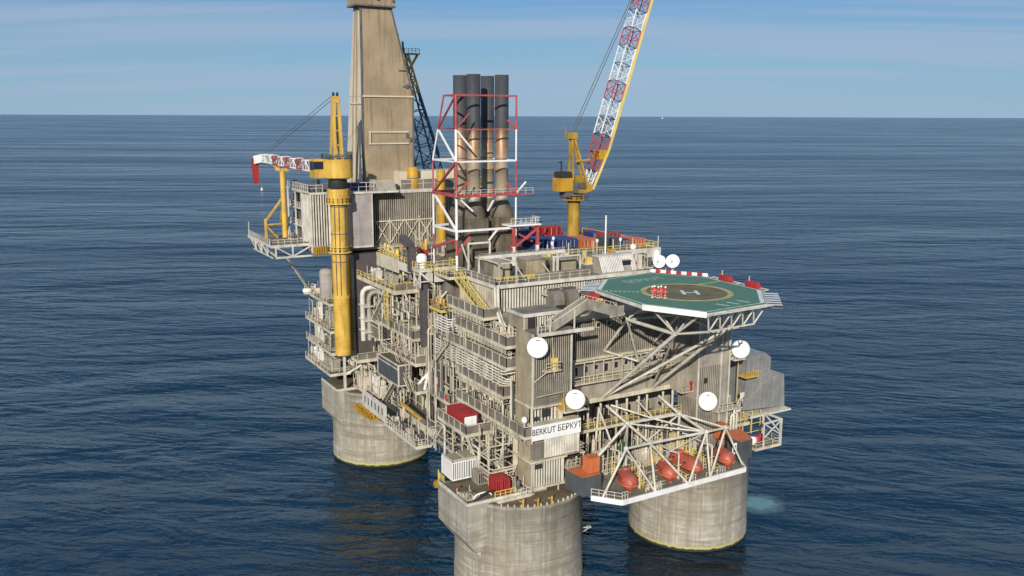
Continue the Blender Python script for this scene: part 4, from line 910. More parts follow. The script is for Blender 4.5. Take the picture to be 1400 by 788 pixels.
# cage of horizontal pipes that turns the corner and drops
pp = []
for i in range(6):
    z = 33.5 + .48 * i; o = .12 * (i % 2)
    pp.append([(-3.05, 25.5, z), (-3.05, .6 - .1 * i, z), (.2 - .0 * i, .6 - .1 * i - .0, z - .0), (.2, -1.6 - .2 * i, z)] if i > 3 else [(-3.05, 25.5, z), (-3.05, .3 - .5 * i, z), (-1.5 - .45 * i + .6, .3 - .5 * i, z - .05), (-1.5 - .45 * i + .6, .1 - .5 * i, 24.5)])
po = []
for i in range(12): y = 1 + i * 2.2; po += [((-3.25, y, 33.2), (-3.25, y, 36.3), .12), ((-3.25, y, 33.25), (-2.0, y, 33.25), .12)]
pipe_bundle('cage of pale horizontal pipes slung under the middle long walkway', pp, .13, po, 'pale', 'pipe_cage')
pipe_bundle('pair of cream pipes running along the wall under the second long walkway', [[(-2.2, 18, 30.3), (-2.2, 1.5, 30.3), (-2.2, 1.5, 27.2)], [(-1.7, 18, 29.8), (-1.7, 2.2, 29.8), (-1.7, 2.2, 27.2)]], .2, None)
pipe_bundle('row of thin pipes on the wall above the second long walkway', [[(-.1, 20, 34.6), (-.1, 2, 34.6), (-.1, 2, 32)], [(-.1, 20, 35.2), (-.1, 1.4, 35.2), (-.1, 1.4, 32)], [(.2, 21, 33.6), (.2, 3, 33.6)]], .13, None)
pipe_bundle('grey pipes clamped to the wall above the fourth long walkway', [[(.2, 20, 42.2), (.2, .6, 42.2), (.2, .6, 40.2)], [(.2, 18, 41.6), (.2, 1.4, 41.6), (.2, 1.4, 40.2)]], .13, None)
pipe_bundle('two pale downpipes bending round the corner of the flat roofed deckhouse', [[(.4, 9.0, 48), (.4, 8.7, 44.6), (-.3, 5.5, 42.4), (-.3, 5.5, 40.2)], [(.9, 8.8, 48), (.9, 8.6, 44.2), (.6, 6.2, 42), (.6, 6.2, 40.2)]], .26, None, 'pale')
def skid(label, u, v, z, w, d, h, seed, col='gun', name='equipment_skid', group=None):
    """small machinery frame: base, vessels, pipes, valves, boxes"""
    q = random.Random(seed); t = thing(name, label, 'machinery', (u, v, z), group)
    b = MB(); b.box(u - w / 2, u + w / 2, v - d / 2, v + d / 2, z + .005, z + .2)
    for x in (-1, 1):
        for y in (-1, 1): b.bar((u + x * (w / 2 - .08), v + y * (d / 2 - .08), z + .2), (u + x * (w / 2 - .08), v + y * (d / 2 - .08), z + h), .1)
    b.build('frame', 'cream', t)
    b = MB(); k = max(2, int(d / .9))
    for i in range(k):
        y = v - d / 2 + (i + .5) * d / k; r = min(.38, d / k * .42) * q.uniform(.7, 1); hh = h * q.uniform(.45, .95)
        if q.random() < .55: b.lathe([(r * .6, 0), (r, .15), (r, hh - .35), (r * .6, hh - .2)], (u + q.uniform(-.1, .1) * w, y, z + .2), 10)
        else: b.box(u - w * .3, u + w * .25, y - r, y + r, z + .2, z + hh)
    b.build_each('vessel', col, t)
    b = MB()
    for i in range(k + 2):
        y = v - d / 2 + q.random() * d; x = u - w / 2 + .1 + q.random() * w * .5; zz = z + .4 + q.random() * (h - .5); y2 = v - d / 2 + q.random() * d
        b.pipe([(x, y, z + .2), (x, y, zz), (x, y2, zz), (x + q.uniform(0, .3) * w, y2, zz - .25)], q.uniform(.05, .11), 6)
    b.build('pipework', 'pipe', t)
    b = MB()
    for i in range(2): y = v - d / 2 + q.random() * d; b.lathe([(.16, 0), (.22, .03), (.16, .06)], (u - w / 2 - .05, y, z + .7 + q.random() * .6), 10, 'x')
    b.build('hand_wheel', 'red', t); return t
ORD = ['first', 'second', 'third', 'fourth', 'fifth', 'sixth', 'seventh']
for i in range(6): skid(f'{ORD[i]} dark valve set from the stair tower along the lowest long walkway', -.9, -.2 + i * 3.0, 26.6, 1.5, 2.4, 2.3, 30 + i, 'gun', 'valve_set', 'valve sets on the lowest long walkway')
for i in range(3): skid(f'{ORD[i]} small pump unit from the stair tower on the second long walkway', -.7, 3.4 + i * 4.6, 31.4, 1.2, 2.0, 1.6, 50 + i, 'panel', 'pump_unit', 'pump units on the second long walkway')
for i in range(3): skid(f'{ORD[i]} cluttered pipe stand from the stair tower on the fourth long walkway', -.7, 1.6 + i * 2.4, 40.0, 1.3, 1.9, 2.2, 60 + i, 'pipe', 'pipe_stand', 'pipe stands on the fourth long walkway')
for y, l in ((.9, 'small red box at the stair tower end of the second long walkway'), (1.3, 'small red box hung under the pipe cage near the stair tower')):
    z = 31.5 if y < 1 else 32.6
    t = thing('hose_cabinet', l, 'cabinet', (-2, y, z)); MB().box(-2.75 if y > 1 else -2.4, -2.3 if y > 1 else -1.6, y, y + .8, z, z + .7).build('body', 'red', t); MB().box(-2.78 if y > 1 else -2.43, -2.755 if y > 1 else -2.405, y + .1, y + .7, z + .1, z + .6).build('door', 'red', t)
t = thing('lamp_globe', 'white globe lamp on a post at the end of the lowest long walkway', 'lamp', (-2.3, -5.6, 26.7)); MB().bar((-2.3, -5.6, 26.6), (-2.3, -5.6, 29.0), .2).build('post', 'pale', t); MB().lathe([(.05, -.55), (.42, -.35), (.5, 0), (.4, .4), (.08, .6)], (-2.3, -5.6, 29.3), 14).build('globe', 'white', t)
# red container on its platform
deck('square platform carrying the bright red container box', -7.7, -2.7, 4.2, 15.2, 24.6, 'lfb', 'lf', .5, 'platform', 'platform', 'cream', 'cream', 2.0, hang=0, ph=1.35)
def container(label, u0, u1, v0, v1, z0, z1, m, group=None, name='shipping_container', ends='f', doorm=None):
    t = thing(name, label, 'container', ((u0 + u1) / 2, (v0 + v1) / 2, z0), group); e = .07
    b = MB(); b.box(u0 + e, u1 - e, v0 + e, v1 - e, z0 + .1, z1 - .05); b.build('box', m, t)
    b = MB(); b.corr((u0 + .2, v0 + e), (u1 - .2, v0 + e), z0 + .2, z1 - .15, .32, .05); b.corr((u0 + e, v1 - .2), (u0 + e, v0 + .2), z0 + .2, z1 - .15, .32, .05); b.corr((u0 + .2, v1 - e), (u1 - .2, v1 - e), z0 + .2, z1 - .15, .32, .05, -1); b.build('ribbed_side', m, t)
    b = MB()
    for x in (u0, u1 - .14):
        for y in (v0, v1 - .14): b.box(x, x + .14, y, y + .14, z0, z1)
    for z in (z0, z1 - .14):
        for y in (v0, v1 - .14): b.box(u0 + .14, u1 - .14, y + .003, y + .137, z, z + .14)
        for x in (u0, u1 - .14): b.box(x + .003, x + .137, v0 + .14, v1 - .14, z, z + .14)
    b.build('corner_frame', m, t)
    b = MB()
    w = u1 - u0
    for k in (.18, .38, .62, .82): b.bar((u0 + w * k, v0 + .0, z0 + .2), (u0 + w * k, v0 + .0, z1 - .2), .05)
    b.build('locking_bar', doorm or 'gun', t); return t
t = container('bright red container with a white end panel, on the square platform', -7.2, -4.4, 6.2, 12.4, 24.65, 27.4, 'red')
MB().box(-6.95, -4.7, 6.12, 6.17, 25.0, 27.0).build('white_end', 'white', t)
# pipe framework between the platform and the nearest leg
t = thing('pipe_framework', 'open framework of cream posts and bent pipes above the white container', 'pipes', (-4, 4, 18))
b = MB()
for x in (-6.0, -3.4, -.9):
    for y in (-.6, 2.6, 5.8, 9.0): b.bar((x, y, 17.3), (x, y, 24.3 if x < -4 and y > 3 else 26.1), .2)
for z in (19.4, 21.6, 23.8):
    for x in (-6.0, -3.4, -.9): b.bar((x, -.6, z), (x, 9, z), .16)
    for y in (-.6, 2.6, 5.8, 9): b.bar((-6, y, z), (-.9, y, z), .16)
b.bar((-7.4, 4.6, 24.2), (-5.2, 5.0, 19), .3); b.bar((-6, 9, 19.4), (-6, 5.8, 21.6), .14); b.bar((-6, 2.6, 21.6), (-6, -.6, 23.8), .14); b.build('post', 'cream', t)
for i in range(13):
    y = -.9 + rnd.random() * 9.5; x = -6.3 + rnd.random() * 4.6; z = 18.3 + rnd.random() * 6.5; y2 = -1.2 + rnd.random() * 9; r = rnd.choice((.1, .14, .2, .26))
    MB().pipe([(x, y, 17.4), (x, y, z), (x, y2, z), (x, y2, min(26, z + 1 + rnd.random() * 2))], r).build('pipe', rnd.choice(('pipe', 'pale', 'cream')), t)
for i in range(4):
    MB().pipe([(-6.2, 6.5, 18.4 + .7 * i), (-6.2, -1.0 - .4 * i, 18.4 + .7 * i), (-1.6, -1.0 - .4 * i, 18.4 + .7 * i), (-1.6, -1.0 - .4 * i, 25.5)], .11).build('pipe', 'cream', t)
t = thing('pipe_tangle', 'tangle of cream and grey pipes under the red container platform', 'pipes', (-5, 16, 18))
b = MB()
for y in (11, 14.5, 18, 21.5):
    for x in (-6.8, -3): b.bar((x, y, 17.2), (x, y, 24), .18)
    b.bar((-6.8, y, 20.4), (-3, y, 20.4), .14)
for z in (19.2, 20.6, 22.4): b.bar((-6.8, 10.5, z), (-6.8, 22, z), .12); b.bar((-3, 10.5, z), (-3, 22, z), .12)
b.build('post', 'cream', t)
for i in range(14):
    y = 10 + rnd.random() * 11; x = -7 + rnd.random() * 4; z = 18.3 + rnd.random() * 5; y2 = 10 + rnd.random() * 11
    MB().pipe([(x, y, 17.3), (x, y, z), (x, y2, z), (x + rnd.uniform(.2, 1), y2, 17.6 + rnd.random() * 5)], rnd.choice((.09, .13, .18))).build('pipe', rnd.choice(('pipe', 'pale', 'gun')), t)
# things on the nearest leg
t = container('large white ribbed container at the corner of the nearest leg', -10.6, -5.6, 3.4, 7.6, 17.45, 20.6, 'white')
b = MB(); b.box(-10.3, -8.3, 3.9, 7.2, 20.6, 20.75); b.box(-7.9, -5.9, 3.9, 7.2, 20.6, 20.75); b.build_each('roof_hatch', 'tan', t)
b = MB(); b.rail([(-10.5, 3.5, 20.6), (-5.7, 3.5, 20.6)], .35, 2.5, .09, False); b.rail([(-10.5, 3.5, 20.6), (-10.5, 7.5, 20.6)], .35, 2.1, .09, False); b.build('roof_frame', 'cream', t)
t = container('small white ribbed cabinet between the white container and the red box', -7.3, -5.4, .6, 3.0, 17.1, 19.2, 'cladding', None, 'storage_cabinet')
t = container('red box container standing on the top of the nearest leg', -6.7, -4.2, -4.5, -1.8, 17.15, 19.6, 'red', None, 'storage_cabinet')
t = thing('yellow_barrier', 'short yellow barrier in front of the red box on the nearest leg', 'barrier', (-5.6, -5.2, 17)); MB().rail([(-7.4, -5.3, 17.1), (-3.6, -5.3, 17.1)], 1.1, .9, .1).build('rail', 'yellowrail', t)
t = thing('leg_walkway', 'cream walkway crossing the top of the nearest leg to the stair tower', 'walkway', (-4, -5.8, 17)); MB().box(-7.6, -.9, -6.6, -5.6, 16.85, 17.05).box(-7.6, -1.4, -6.7, -6.601, 16.8, 17.3).build('floor', 'cream', t); MB().rail([(-3.4, -6.5, 17.1), (-1.3, -6.5, 17.1)], 1.2, .9, .09).build('railing', 'pale', t)
skid('cluster of dark valves between the red box and the stair tower base', -2.6, -3.4, 17.1, 1.8, 2.6, 2.6, 77, 'gun', 'valve_cluster')
skid('dark pump set behind the red box on the nearest leg', -3.4, -.6, 17.1, 1.6, 2.4, 2.2, 78, 'dark', 'pump_set')
t = thing('ladder_cage', 'yellowish ladder cage on the side of the white container', 'ladder', (-11.4, 7, 17)); MB().rail([(-11.6, 4.6, 17.0), (-11.6, 6.8, 17.0)], 1.1, .6, .1).bar((-11.5, 6.9, 14), (-11.5, 6.9, 18.4), .14).build('rail', 'yellowrail', t); MB().box(-12.2, -11.3, 6.6, 7.4, 15.4, 16.4).build('box', 'gold', t)
# clutter on the middle deck edges --------------------------------------------------
deck('long middle walkway topped with grey ventilation ducts', -5.1, -.6, 31.3, 56.5, 34.6, 'lf', 'lf', .5, 'walkway', 'walkway', ph=1.4)
deck('walkway below the duct walkway, behind the olive cabinet', -5.1, -.6, 30.4, 47.5, 29.9, 'lf', 'f', .5, 'walkway', 'walkway', ph=1.4)
deck('stepped walkway beside the blue grey tank box', -5.0, -2.62, 30.2, 38.4, 24.4, 'lf', 'lf', .5, 'walkway', 'walkway', ph=1.5)
deck('short walkway joining the stepped walkway to the red container platform', -2.6, .4, 20.5, 30.1, 24.4, 'lf', 'lf', .5, 'walkway', 'walkway', ph=1.5)
deck('lowest side platform crowded with pipes above the far leg', -8.9, -5.4, 22, 37.4, 16.8, 'lf', '', .5, 'platform', 'platform', 'pale', 'pale', 1.2)
deck('cream upper walkway beside the crane column', -6.1, -.6, 37.8, 58.5, 42.9, 'lf', 'f', .7, 'walkway', 'walkway', 'yellowrail', 'cream')
deck('small deck carrying a pale drum below the exhaust stacks', -5.2, 2.6, 28.2, 31.0, 48.6, 'lfr', '', .6, 'platform', 'platform', 'yellowrail', 'cream', 1.2)
deck('yellow railed platform by the dark purple trunk', -3.8, -.6, 21.6, 26.6, 41.9, 'lfb', '', .4, 'platform', 'platform', 'gold', 'yellowrail', .8)
deck('gangway at the foot of the yellow crane column', -7.2, -.6, 56.5, 60.4, 24.6, 'f', 'f', .6, 'gangway', 'walkway')
t = thing('pale_drum', 'pale upright drum on the small deck below the exhaust stacks', 'drum', (-3.6, 29, 48.6)); MB().lathe([(.9, 0), (1.0, .1), (1.0, 2.2), (.7, 2.6), (.1, 2.75)], (-3.9, 29.4, 48.62), 18).build('shell', 'white', t); MB().lathe([(1.03, 1.0), (1.03, 1.12)], (-3.9, 29.4, 48.62), 18).build('band', 'cream', t)
t = thing('deck_truss', 'pale diagonal struts propping the small drum deck', 'truss', (0, 29, 42)); b = MB()
for y in (28.3, 30.9): b.bar((-4.8, y, 48), (-4.8, y, 45), .25); b.bar((-4.8, y, 48), (.2, y, 43.4), .3); b.bar((-.8, y, 48), (-.8, y, 42), .22); b.bar((-4.8, y, 46.2), (.2, y, 46.2), .2)
b.bar((-4.8, 28.3, 45.2), (-4.8, 30.9, 45.2), .2); b.bar((-4.8, 30.9, 47), (-4.8, 28.3, 45.2), .18); b.build('strut', 'pale', t)
def trunk(label, pts, w, m='umber', name='exhaust_duct', d=None):
    t = thing(name, label, 'duct', pts[0]); b = MB()
    for a, c in zip(pts[:-1], pts[1:]): b.bar(a, c, w, d or w)
    b.build_each('casing', m, t); b = MB(); p, q = Vector(pts[0]), Vector(pts[1]); k = 6
    for i in range(1, k): f = p.lerp(q, i / k); dd = (q - p).normalized() * .09; b.bar(f - dd, f + dd, w + .16)
    b.build('flange', m, t); return t
trunk('dark purple square trunk standing in front of the middle decks', [(-3.3, 30.0, 33.6), (-3.3, 30.0, 47.0)], 1.25)
trunk('dark trunk elbow rising above the main deck left of the pale drum', [(-3.9, 34, 47.2), (-3.9, 34, 52.0), (-3.9, 38.5, 53.2)], 1.3)
# ducts
t = thing('vent_duct', 'pair of big pale rounded ducts dropping beside the crane column', 'duct', (-6, 54, 29))
for i, (o, w) in enumerate(((0, .55), (1.2, .48))):
    MB().pipe([(-6.0 + .5 * i, 55.6 - 2.4 * i, 29.2 + .6 * i), (-6.0 + .5 * i, 55.6 - 2.4 * i, 40.6 - .5 * i), (-1.0, 53.6 - 2.4 * i, 40.8 - .5 * i)], w, 10, 1.6).build('duct', 'cladding' if i else 'pale', t)
MB().pipe([(-4.6, 50, 36.6), (-4.6, 50, 39.0), (-1, 49, 39.2)], .4, 10, 1).build('duct', 'cladding', t)
b = MB()
for z in (31.5, 34, 37): b.box(-6.7, -4.6, 52.3, 56.4, z, z + .18)
b.build_each('strap', 'pale', t)
t = thing('air_handler', 'long flat grey duct boxes lying on the duct walkway', 'ventilation unit', (-3, 43, 34.7))
b = MB(); b.box(-3.6, -1.0, 44.5, 49, 34.7, 36.4); b.box(-3.4, -1, 39.5, 43.6, 34.7, 36.0); b.box(-3.6, -1.4, 33.6, 38.4, 34.7, 35.8); b.build_each('casing', 'cladding', t); b = MB(); b.box(-3.3, -1.5, 45, 48.5, 36.4, 36.9); b.box(-3.2, -1.6, 34.2, 37.8, 35.8, 36.3); b.build_each('cover', 'pale', t)
def framed_box(label, u0, u1, v0, v1, z0, z1, side, front, top, name='cabinet'):
    t = thing(name, label, 'cabinet', (u0, v0, z0)); MB().box(u0 + .1, u1 - .1, v0 + .1, v1 - .1, z0 + .1, z1 - .1).build('front_panel', front, t)
    MB().box(u0 + .04, u0 + .099, v0 + .2, v1 - .2, z0 + .2, z1 - .9).build('side_panel', side, t); MB().box(u0 + .2, u1 - .2, v0 + .2, v1 - .2, z1 - .099, z1 - .03).build('top', top, t)
    b = MB()
    for x in (u0 + .1, u1 - .1):
        for y in (v0 + .1, v1 - .1): b.bar((x, y, z0), (x, y, z1), .24)
    for z in (z0 + .1, z1 - .02):
        for x in (u0 + .1, u1 - .1): b.bar((x, v0 + .1, z), (x, v1 - .1, z), .22)
        for y in (v0 + .1, v1 - .1): b.bar((u0 + .1, y, z), (u1 - .1, y, z), .22)
    b.bar((u0 + .02, v0 + .1, z1 - .8), (u0 + .02, v1 - .1, z1 - .8), .16); b.build('frame', 'pale', t); return t
framed_box('blue grey sided tank box in a pale frame with a brown top', -7.4, -4.6, 33.4, 44.2, 25.0, 29.2, 'slate', 'umber', 'brownfloor')
framed_box('olive sided cabinet in a pale frame below the duct walkway', -5.3, -2.2, 48.4, 56, 30.6, 34.0, 'olive', 'umber', 'olive')
t = thing('white_bulwark', 'white slotted bulwark wall beside the far leg', 'wall', (-8.4, 43, 17)); MB().box(-8.6, -8.4, 37.4, 50.5, 16.6, 20.2).build('plate', 'pale', t)
b = MB()
for i in range(6): b.box(-8.66, -8.601, 39 + i * 1.9, 39.4 + i * 1.9, 17.8, 19.2)
b.build_each('slot', 'dark', t)
t = thing('rusty_gallery', 'rusty orange gallery hung on the flank of the far leg', 'gallery', (-7.2, 52, 14)); b = MB()
for i in range(9): y = 46.2 + i * 1.15; b.box(-9.0 + .1 * abs(i - 4), -6.2, y, y + .9, 14.5, 14.7); b.bar((-8.9 + .1 * abs(i - 4), y, 14.6), (-8.9 + .1 * abs(i - 4), y, 15.6), .12)
b.bar((-8.7, 46.2, 15.6), (-8.7, 56, 15.6), .12); b.bar((-8.7, 46.2, 15.1), (-8.7, 56, 15.1), .1); b.build('frame', 'gold', t); b = MB()
for i in range(6): b.box(-8.2, -7.3, 47 + 1.5 * i, 47.8 + 1.5 * i, 14.7, 15.5)
b.build_each('fitting', 'gold', t)
t = thing('lifting_beam', 'long yellow beam lying along the lowest side platform', 'beam', (-6.2, 30, 21)); MB().bar((-6.0, 35.8, 21), (-6.6, 25, 21), .35, .5).build('beam', 'yellow', t); MB().bar((-6.1, 34.5, 17), (-6.1, 34.5, 20.8), .2).bar((-6.5, 26.2, 17), (-6.5, 26.2, 20.8), .2).build('leg', 'cream', t)
k = 0
for (u, v, z, w, d, h, c, l) in ((-7.6, 24.2, 16.8, 2, 3, 2.2, 'gun', 'dark valve bank at the near end of the lowest side platform'), (-7.4, 28.2, 16.8, 2.2, 3.4, 2.0, 'pipe', 'pale fitting bank in the middle of the lowest side platform'), (-7.5, 32.6, 16.8, 2, 3.6, 2.3, 'gun', 'dark fitting bank under the yellow beam'), (-7.2, 36, 16.8, 2, 2.2, 1.8, 'pale', 'pale valve bank beside the white bulwark'),
        (-3.4, 35, 24.5, 1.6, 4, 2.0, 'gun', 'dark pump row behind the panels of the stepped walkway'), (-1.4, 24.5, 24.5, 1.8, 4, 2.8, 'dark', 'black machine near the small red drum on the short walkway'), (-1.6, 28.6, 29.9, 1.6, 2.6, 3, 'gun', 'grey machine at the end of the walkway below the ducts'),
        (-2.6, 33.4, 30.0, 2.6, 4, 3.2, 'cladding', 'row of pale cabinets on the walkway below the ducts'), (-2.8, 39.6, 30.0, 2.4, 5, 3.6, 'lilac', 'greyish machine block behind the olive cabinet'), (-2.6, 41, 24.6, 3, 5, 3.6, 'gun', 'machine block under the blue grey tank box'), (-2.2, 31.6, 34.7, 1.8, 1.8, 3, 'gun', 'slim machine at the end of the duct walkway'),
        (-4.2, 52, 43.0, 2.6, 4, 2.6, 'pale', 'pale twin tanks on the cream upper walkway'), (-3.8, 44.6, 43.0, 2.4, 4.6, 2.4, 'cladding', 'grey cabinet group on the cream upper walkway'), (-2.4, 37.0, 36.0, 2.4, 3.6, 4.6, 'gun', 'dark valve tree above the duct walkway'), (-2, 28.6, 36.2, 2.2, 3, 4.4, 'gun', 'dark valve tree right of the purple trunk'),
        (-1.6, 23.6, 37, 2, 3.6, 3.4, 'pale', 'pale pipe stand under the yellow railed platform'), (-1.4, 22, 31.6, 2, 4, 3.6, 'gun', 'grey pipe stand left of the second long walkway'), (-1.5, 22, 27, 2, 4, 3.0, 'dark', 'dark pipe stand left of the lowest long walkway'), (-4.9, 60, 17.3, 2.6, 5, 5.6, 'pipe', 'pale pipe stand on the top of the far leg'), (-5.4, 50, 19, 2.6, 8, 4.6, 'pale', 'long pipe stand behind the white bulwark'),
        (-2.4, 24.6, 42, 1.8, 3.2, 2.2, 'gold', 'orange machine on the yellow railed platform')):
    k += 1; skid(l, u, v, z, w, d, h, 100 + k, c, 'machine_unit')
t = thing('red_drum', 'small red drum lying on the short walkway', 'drum', (-1.8, 22.4, 24.5)); MB().lathe([(.05, -.7), (.6, -.6), (.6, .6), (.05, .7)], (-2.0, 22.2, 25.2), 14, 'x').build('shell', 'red', t); MB().box(-2.4, -1.6, 21.8, 22.6, 24.42, 24.75).build('cradle', 'cream', t)
pipe_bundle('tall pale riser pipes in front of the middle decks', [[(-1.8, 25.6, 24.5), (-1.8, 25.6, 43.5), (-.6, 25.6, 44.5)], [(-2.6, 26.6, 24.5), (-2.6, 26.6, 39), (-1, 26.6, 40)], [(-1.0, 24.6, 24.5), (-1.0, 24.6, 37)], [(-3.4, 28, 20), (-3.4, 28, 37.2), (-2, 28, 38)]], [.2, .16, .13, .18], None, 'pipe', 'riser_pipes')
pipe_bundle('pale slanting pipes propping the stepped walkway', [[(-4.6, 31, 25.5), (-2.4, 28, 29.6)], [(-3.6, 29.6, 25), (-3.0, 28.6, 29.2)]], .3, None, 'white', 'prop_pipes')
pipe_bundle('bundle of thin cream pipes rising past the cream upper walkway', [[(-5.4 + .6 * i, 46 - 1.2 * i, 36), (-5.4 + .6 * i, 46 - 1.2 * i, 41.4 + .2 * i), (-1, 45 - 1.2 * i, 41.8 + .2 * i)] for i in range(6)], .14, None, 'pale')
pipe_bundle('loops of thin white pipe in a cage under the yellow railed platform', [[(-2.9, 25, 38 + .5 * i), (-2.9, 21.0 - .2 * i, 38 + .5 * i), (-.4, 21.0 - .2 * i, 38 + .5 * i)] for i in range(6)], .1, [((-3, y, 37), (-3, y, 41.5), .14) for y in (20.8, 22.9, 25)], 'white')
t = thing('yellow_stair', 'yellow railed stair from the flat roof down to the topmost long walkway', 'stairs', (-1, 15, 44)); b = MB()
for x in (-1.9, -.6): b.bar((x, 19.6, 47.9), (x, 9.9, 43.5), .12, .4); b.bar((x, 19.6, 49.1), (x, 9.9, 44.7), .1); [b.bar((x, 19.6 - 9.7 * i / 8, 47.9 - 4.4 * i / 8), (x, 19.6 - 9.7 * i / 8, 49.1 - 4.4 * i / 8), .08) for i in range(9)]
b.build('handrail', 'yellowrail', t); b = MB()
for i in range(18): f = i / 18; b.box(-1.84, -.66, 19.4 - 9.7 * f, 19.75 - 9.7 * f, 47.8 - 4.4 * f, 47.86 - 4.4 * f)
b.build('tread', 'floor', t)
deck('yellow railed ledge at the head of the yellow stair', -3.0, .4, 19.7, 26.0, 48.2, 'lf', '', .4, 'platform', 'platform', 'yellowrail', 'cream', 1.2)
# rear left stepped decks
for z, l in ((19.6, 'lowest rear deck overhanging the far leg'), (24.4, 'second rear deck above the far leg'), (29.4, 'third rear deck left of the crane column'), (35.6, 'topmost rear deck with the upright grey tank')):
    deck(l, -10 if z > 20 else -10.4, -4.1, 65.5, 84, z, 'lf', '', .5, 'outboard_deck', 'deck', 'cream', 'cream', 2.2, group='stepped rear decks')
t = thing('upright_tank', 'upright grey tank on the topmost rear deck', 'tank', (-8.4, 73, 35.6)); MB().lathe([(1.5, 0), (1.55, .1), (1.55, 6.2), (1.2, 6.7), (.2, 6.9)], (-8.2, 72.6, 35.62), 20).build('shell', 'lilac', t); b = MB(); [b.lathe([(1.6, z), (1.6, z + .15)], (-8.2, 72.6, 35.62), 20) for z in (1.5, 3.5, 5.5)]; b.build('band', 'cladding', t)
for i, (u, v, z, w, d, h, c, l) in enumerate(((-8.4, 80, 35.7, 2.4, 4, 2.4, 'pale', 'pale machine at the far end of the topmost rear deck'), (-6.4, 69, 35.7, 2.6, 4, 5, 'cladding', 'grey louvred unit behind the upright tank'), (-8, 79.5, 29.5, 3, 6, 4.6, 'pale', 'pale bulky machine on the third rear deck'), (-8, 70, 29.5, 3, 5, 4.8, 'cladding', 'grey machine on the third rear deck nearest the crane column'),
        (-8.2, 79, 24.5, 3, 6, 4, 'pale', 'pale bulky machine on the second rear deck'), (-8, 70.5, 24.5, 3, 6, 4, 'gun', 'dark machine on the second rear deck nearest the crane column'), (-8.6, 80, 19.7, 2.6, 6, 4, 'white', 'white machine on the lowest rear deck'), (-8, 71, 19.7, 3, 7, 3.4, 'cladding', 'grey machine on the lowest rear deck'))):
    skid(l, u, v, z, w, d, h, 200 + i, c, 'outboard_machine')
t = thing('life_raft', 'white life raft canister at the outer edge of the topmost rear deck', 'raft', (-10.6, 80, 36)); MB().lathe([(.05, -1.1), (.55, -.9), (.6, 0), (.55, .9), (.05, 1.1)], (-10.6, 79.6, 36.4), 16, 'x').build('canister', 'white', t); MB().box(-11.4, -9.8, 79.0, 80.2, 35.62, 35.85).build('cradle', 'cream', t)

def wall_pipes(label, u, v0, v1, z0, z1, n, seed, mats=('pipe', 'pale', 'cream')):
    q = random.Random(seed); t = thing('wall_pipework', label, 'pipes', (u, (v0 + v1) / 2, z0)); 
    for i in range(n):
        r = q.choice((.07, .1, .13, .18, .26)); x = u - q.random() * .9; y = q.uniform(v0, v1); za = q.uniform(z0, (z0 + z1) / 2); zb = q.uniform(za + 1.5, z1); y2 = min(v1, max(v0, y + q.uniform(-7, 7)))
        pts = [(x, y, za), (x, y, zb), (x, y2, zb)] if q.random() < .5 else [(u + .3, y, za), (x, y, za), (x, y, zb), (x, y2, zb), (x, y2, zb - 1.2)]
        MB().pipe(pts, r, 6).build('pipe', q.choice(mats), t)
    b = MB()
    for i in range(int((v1 - v0) / 3.2) + 1): y = v0 + 3.2 * i; b.bar((u - .2, y, z0), (u - .2, y, z1), .2)
    for i in range(3): z = z0 + (z1 - z0) * (i + .5) / 3; b.bar((u - .25, v0, z), (u - .25, v1, z), .14)
    b.build('frame', 'cream', t)
for j, a in enumerate(((-.9, 30, 62, 18.6, 24, 16, 'pipework on the wall behind the lowest side platform'), (-.9, 30, 56, 24.8, 29.4, 14, 'pipework on the wall behind the blue grey tank box'), (-1.0, 32, 56, 30.3, 34, 14, 'pipework on the wall between the two duct walkways'), (-1.0, 32, 60, 35, 42, 18, 'pipework on the ribbed wall above the duct walkway'),
        (-.2, 2, 20, 27, 31, 14, 'pipework on the wall above the lowest long walkway'), (-.2, 2, 20, 31.8, 36, 10, 'pipework on the wall above the second long walkway'), (-.2, 1.5, 18, 40.3, 43, 10, 'pipework on the wall below the topmost long walkway'), (-.2, 2, 24, 36.8, 39.6, 12, 'pipework on the wall behind the middle long walkway'), (-4.6, 66, 83, 25, 35, 14, 'pipework on the side wall behind the stepped rear decks'))):
    wall_pipes(a[6], *a[:6], 700 + j)
t = thing('crane_bracket', 'pale post and strut under the foot of the yellow crane column', 'bracket', (-8.4, 62, 20)); MB().bar((-8.4, 61.6, 17.2), (-8.4, 61.6, 24.9), .5).bar((-8.0, 61.4, 20.6), (-3.6, 58, 24.2), .4).build('strut', 'pale', t)

skid('heap of rusty fittings on the brown cap left of the red box', -10.6, -2.2, 17.07, 2.4, 3.6, .9, 811, 'brownfloor', 'fitting_heap')
t = thing('hose_loop', 'black hose looped over the leg edge before the yellow barrier', 'hose', (-6, -5.3, 17)); MB().tube([(-8.6 + 2.2 * math.cos(a / 10 * PI), -4.6 + .5 * math.sin(a / 5 * PI), 17.2 + .9 * math.sin(a / 10 * PI)) for a in range(11)], .16, 8).build('hose', 'dark', t); MB().tube([(-8.9 + 1.6 * math.cos(a / 10 * PI), -3.9, 17.2 + .7 * math.sin(a / 10 * PI)) for a in range(11)], .14, 8).build('hose', 'white', t)

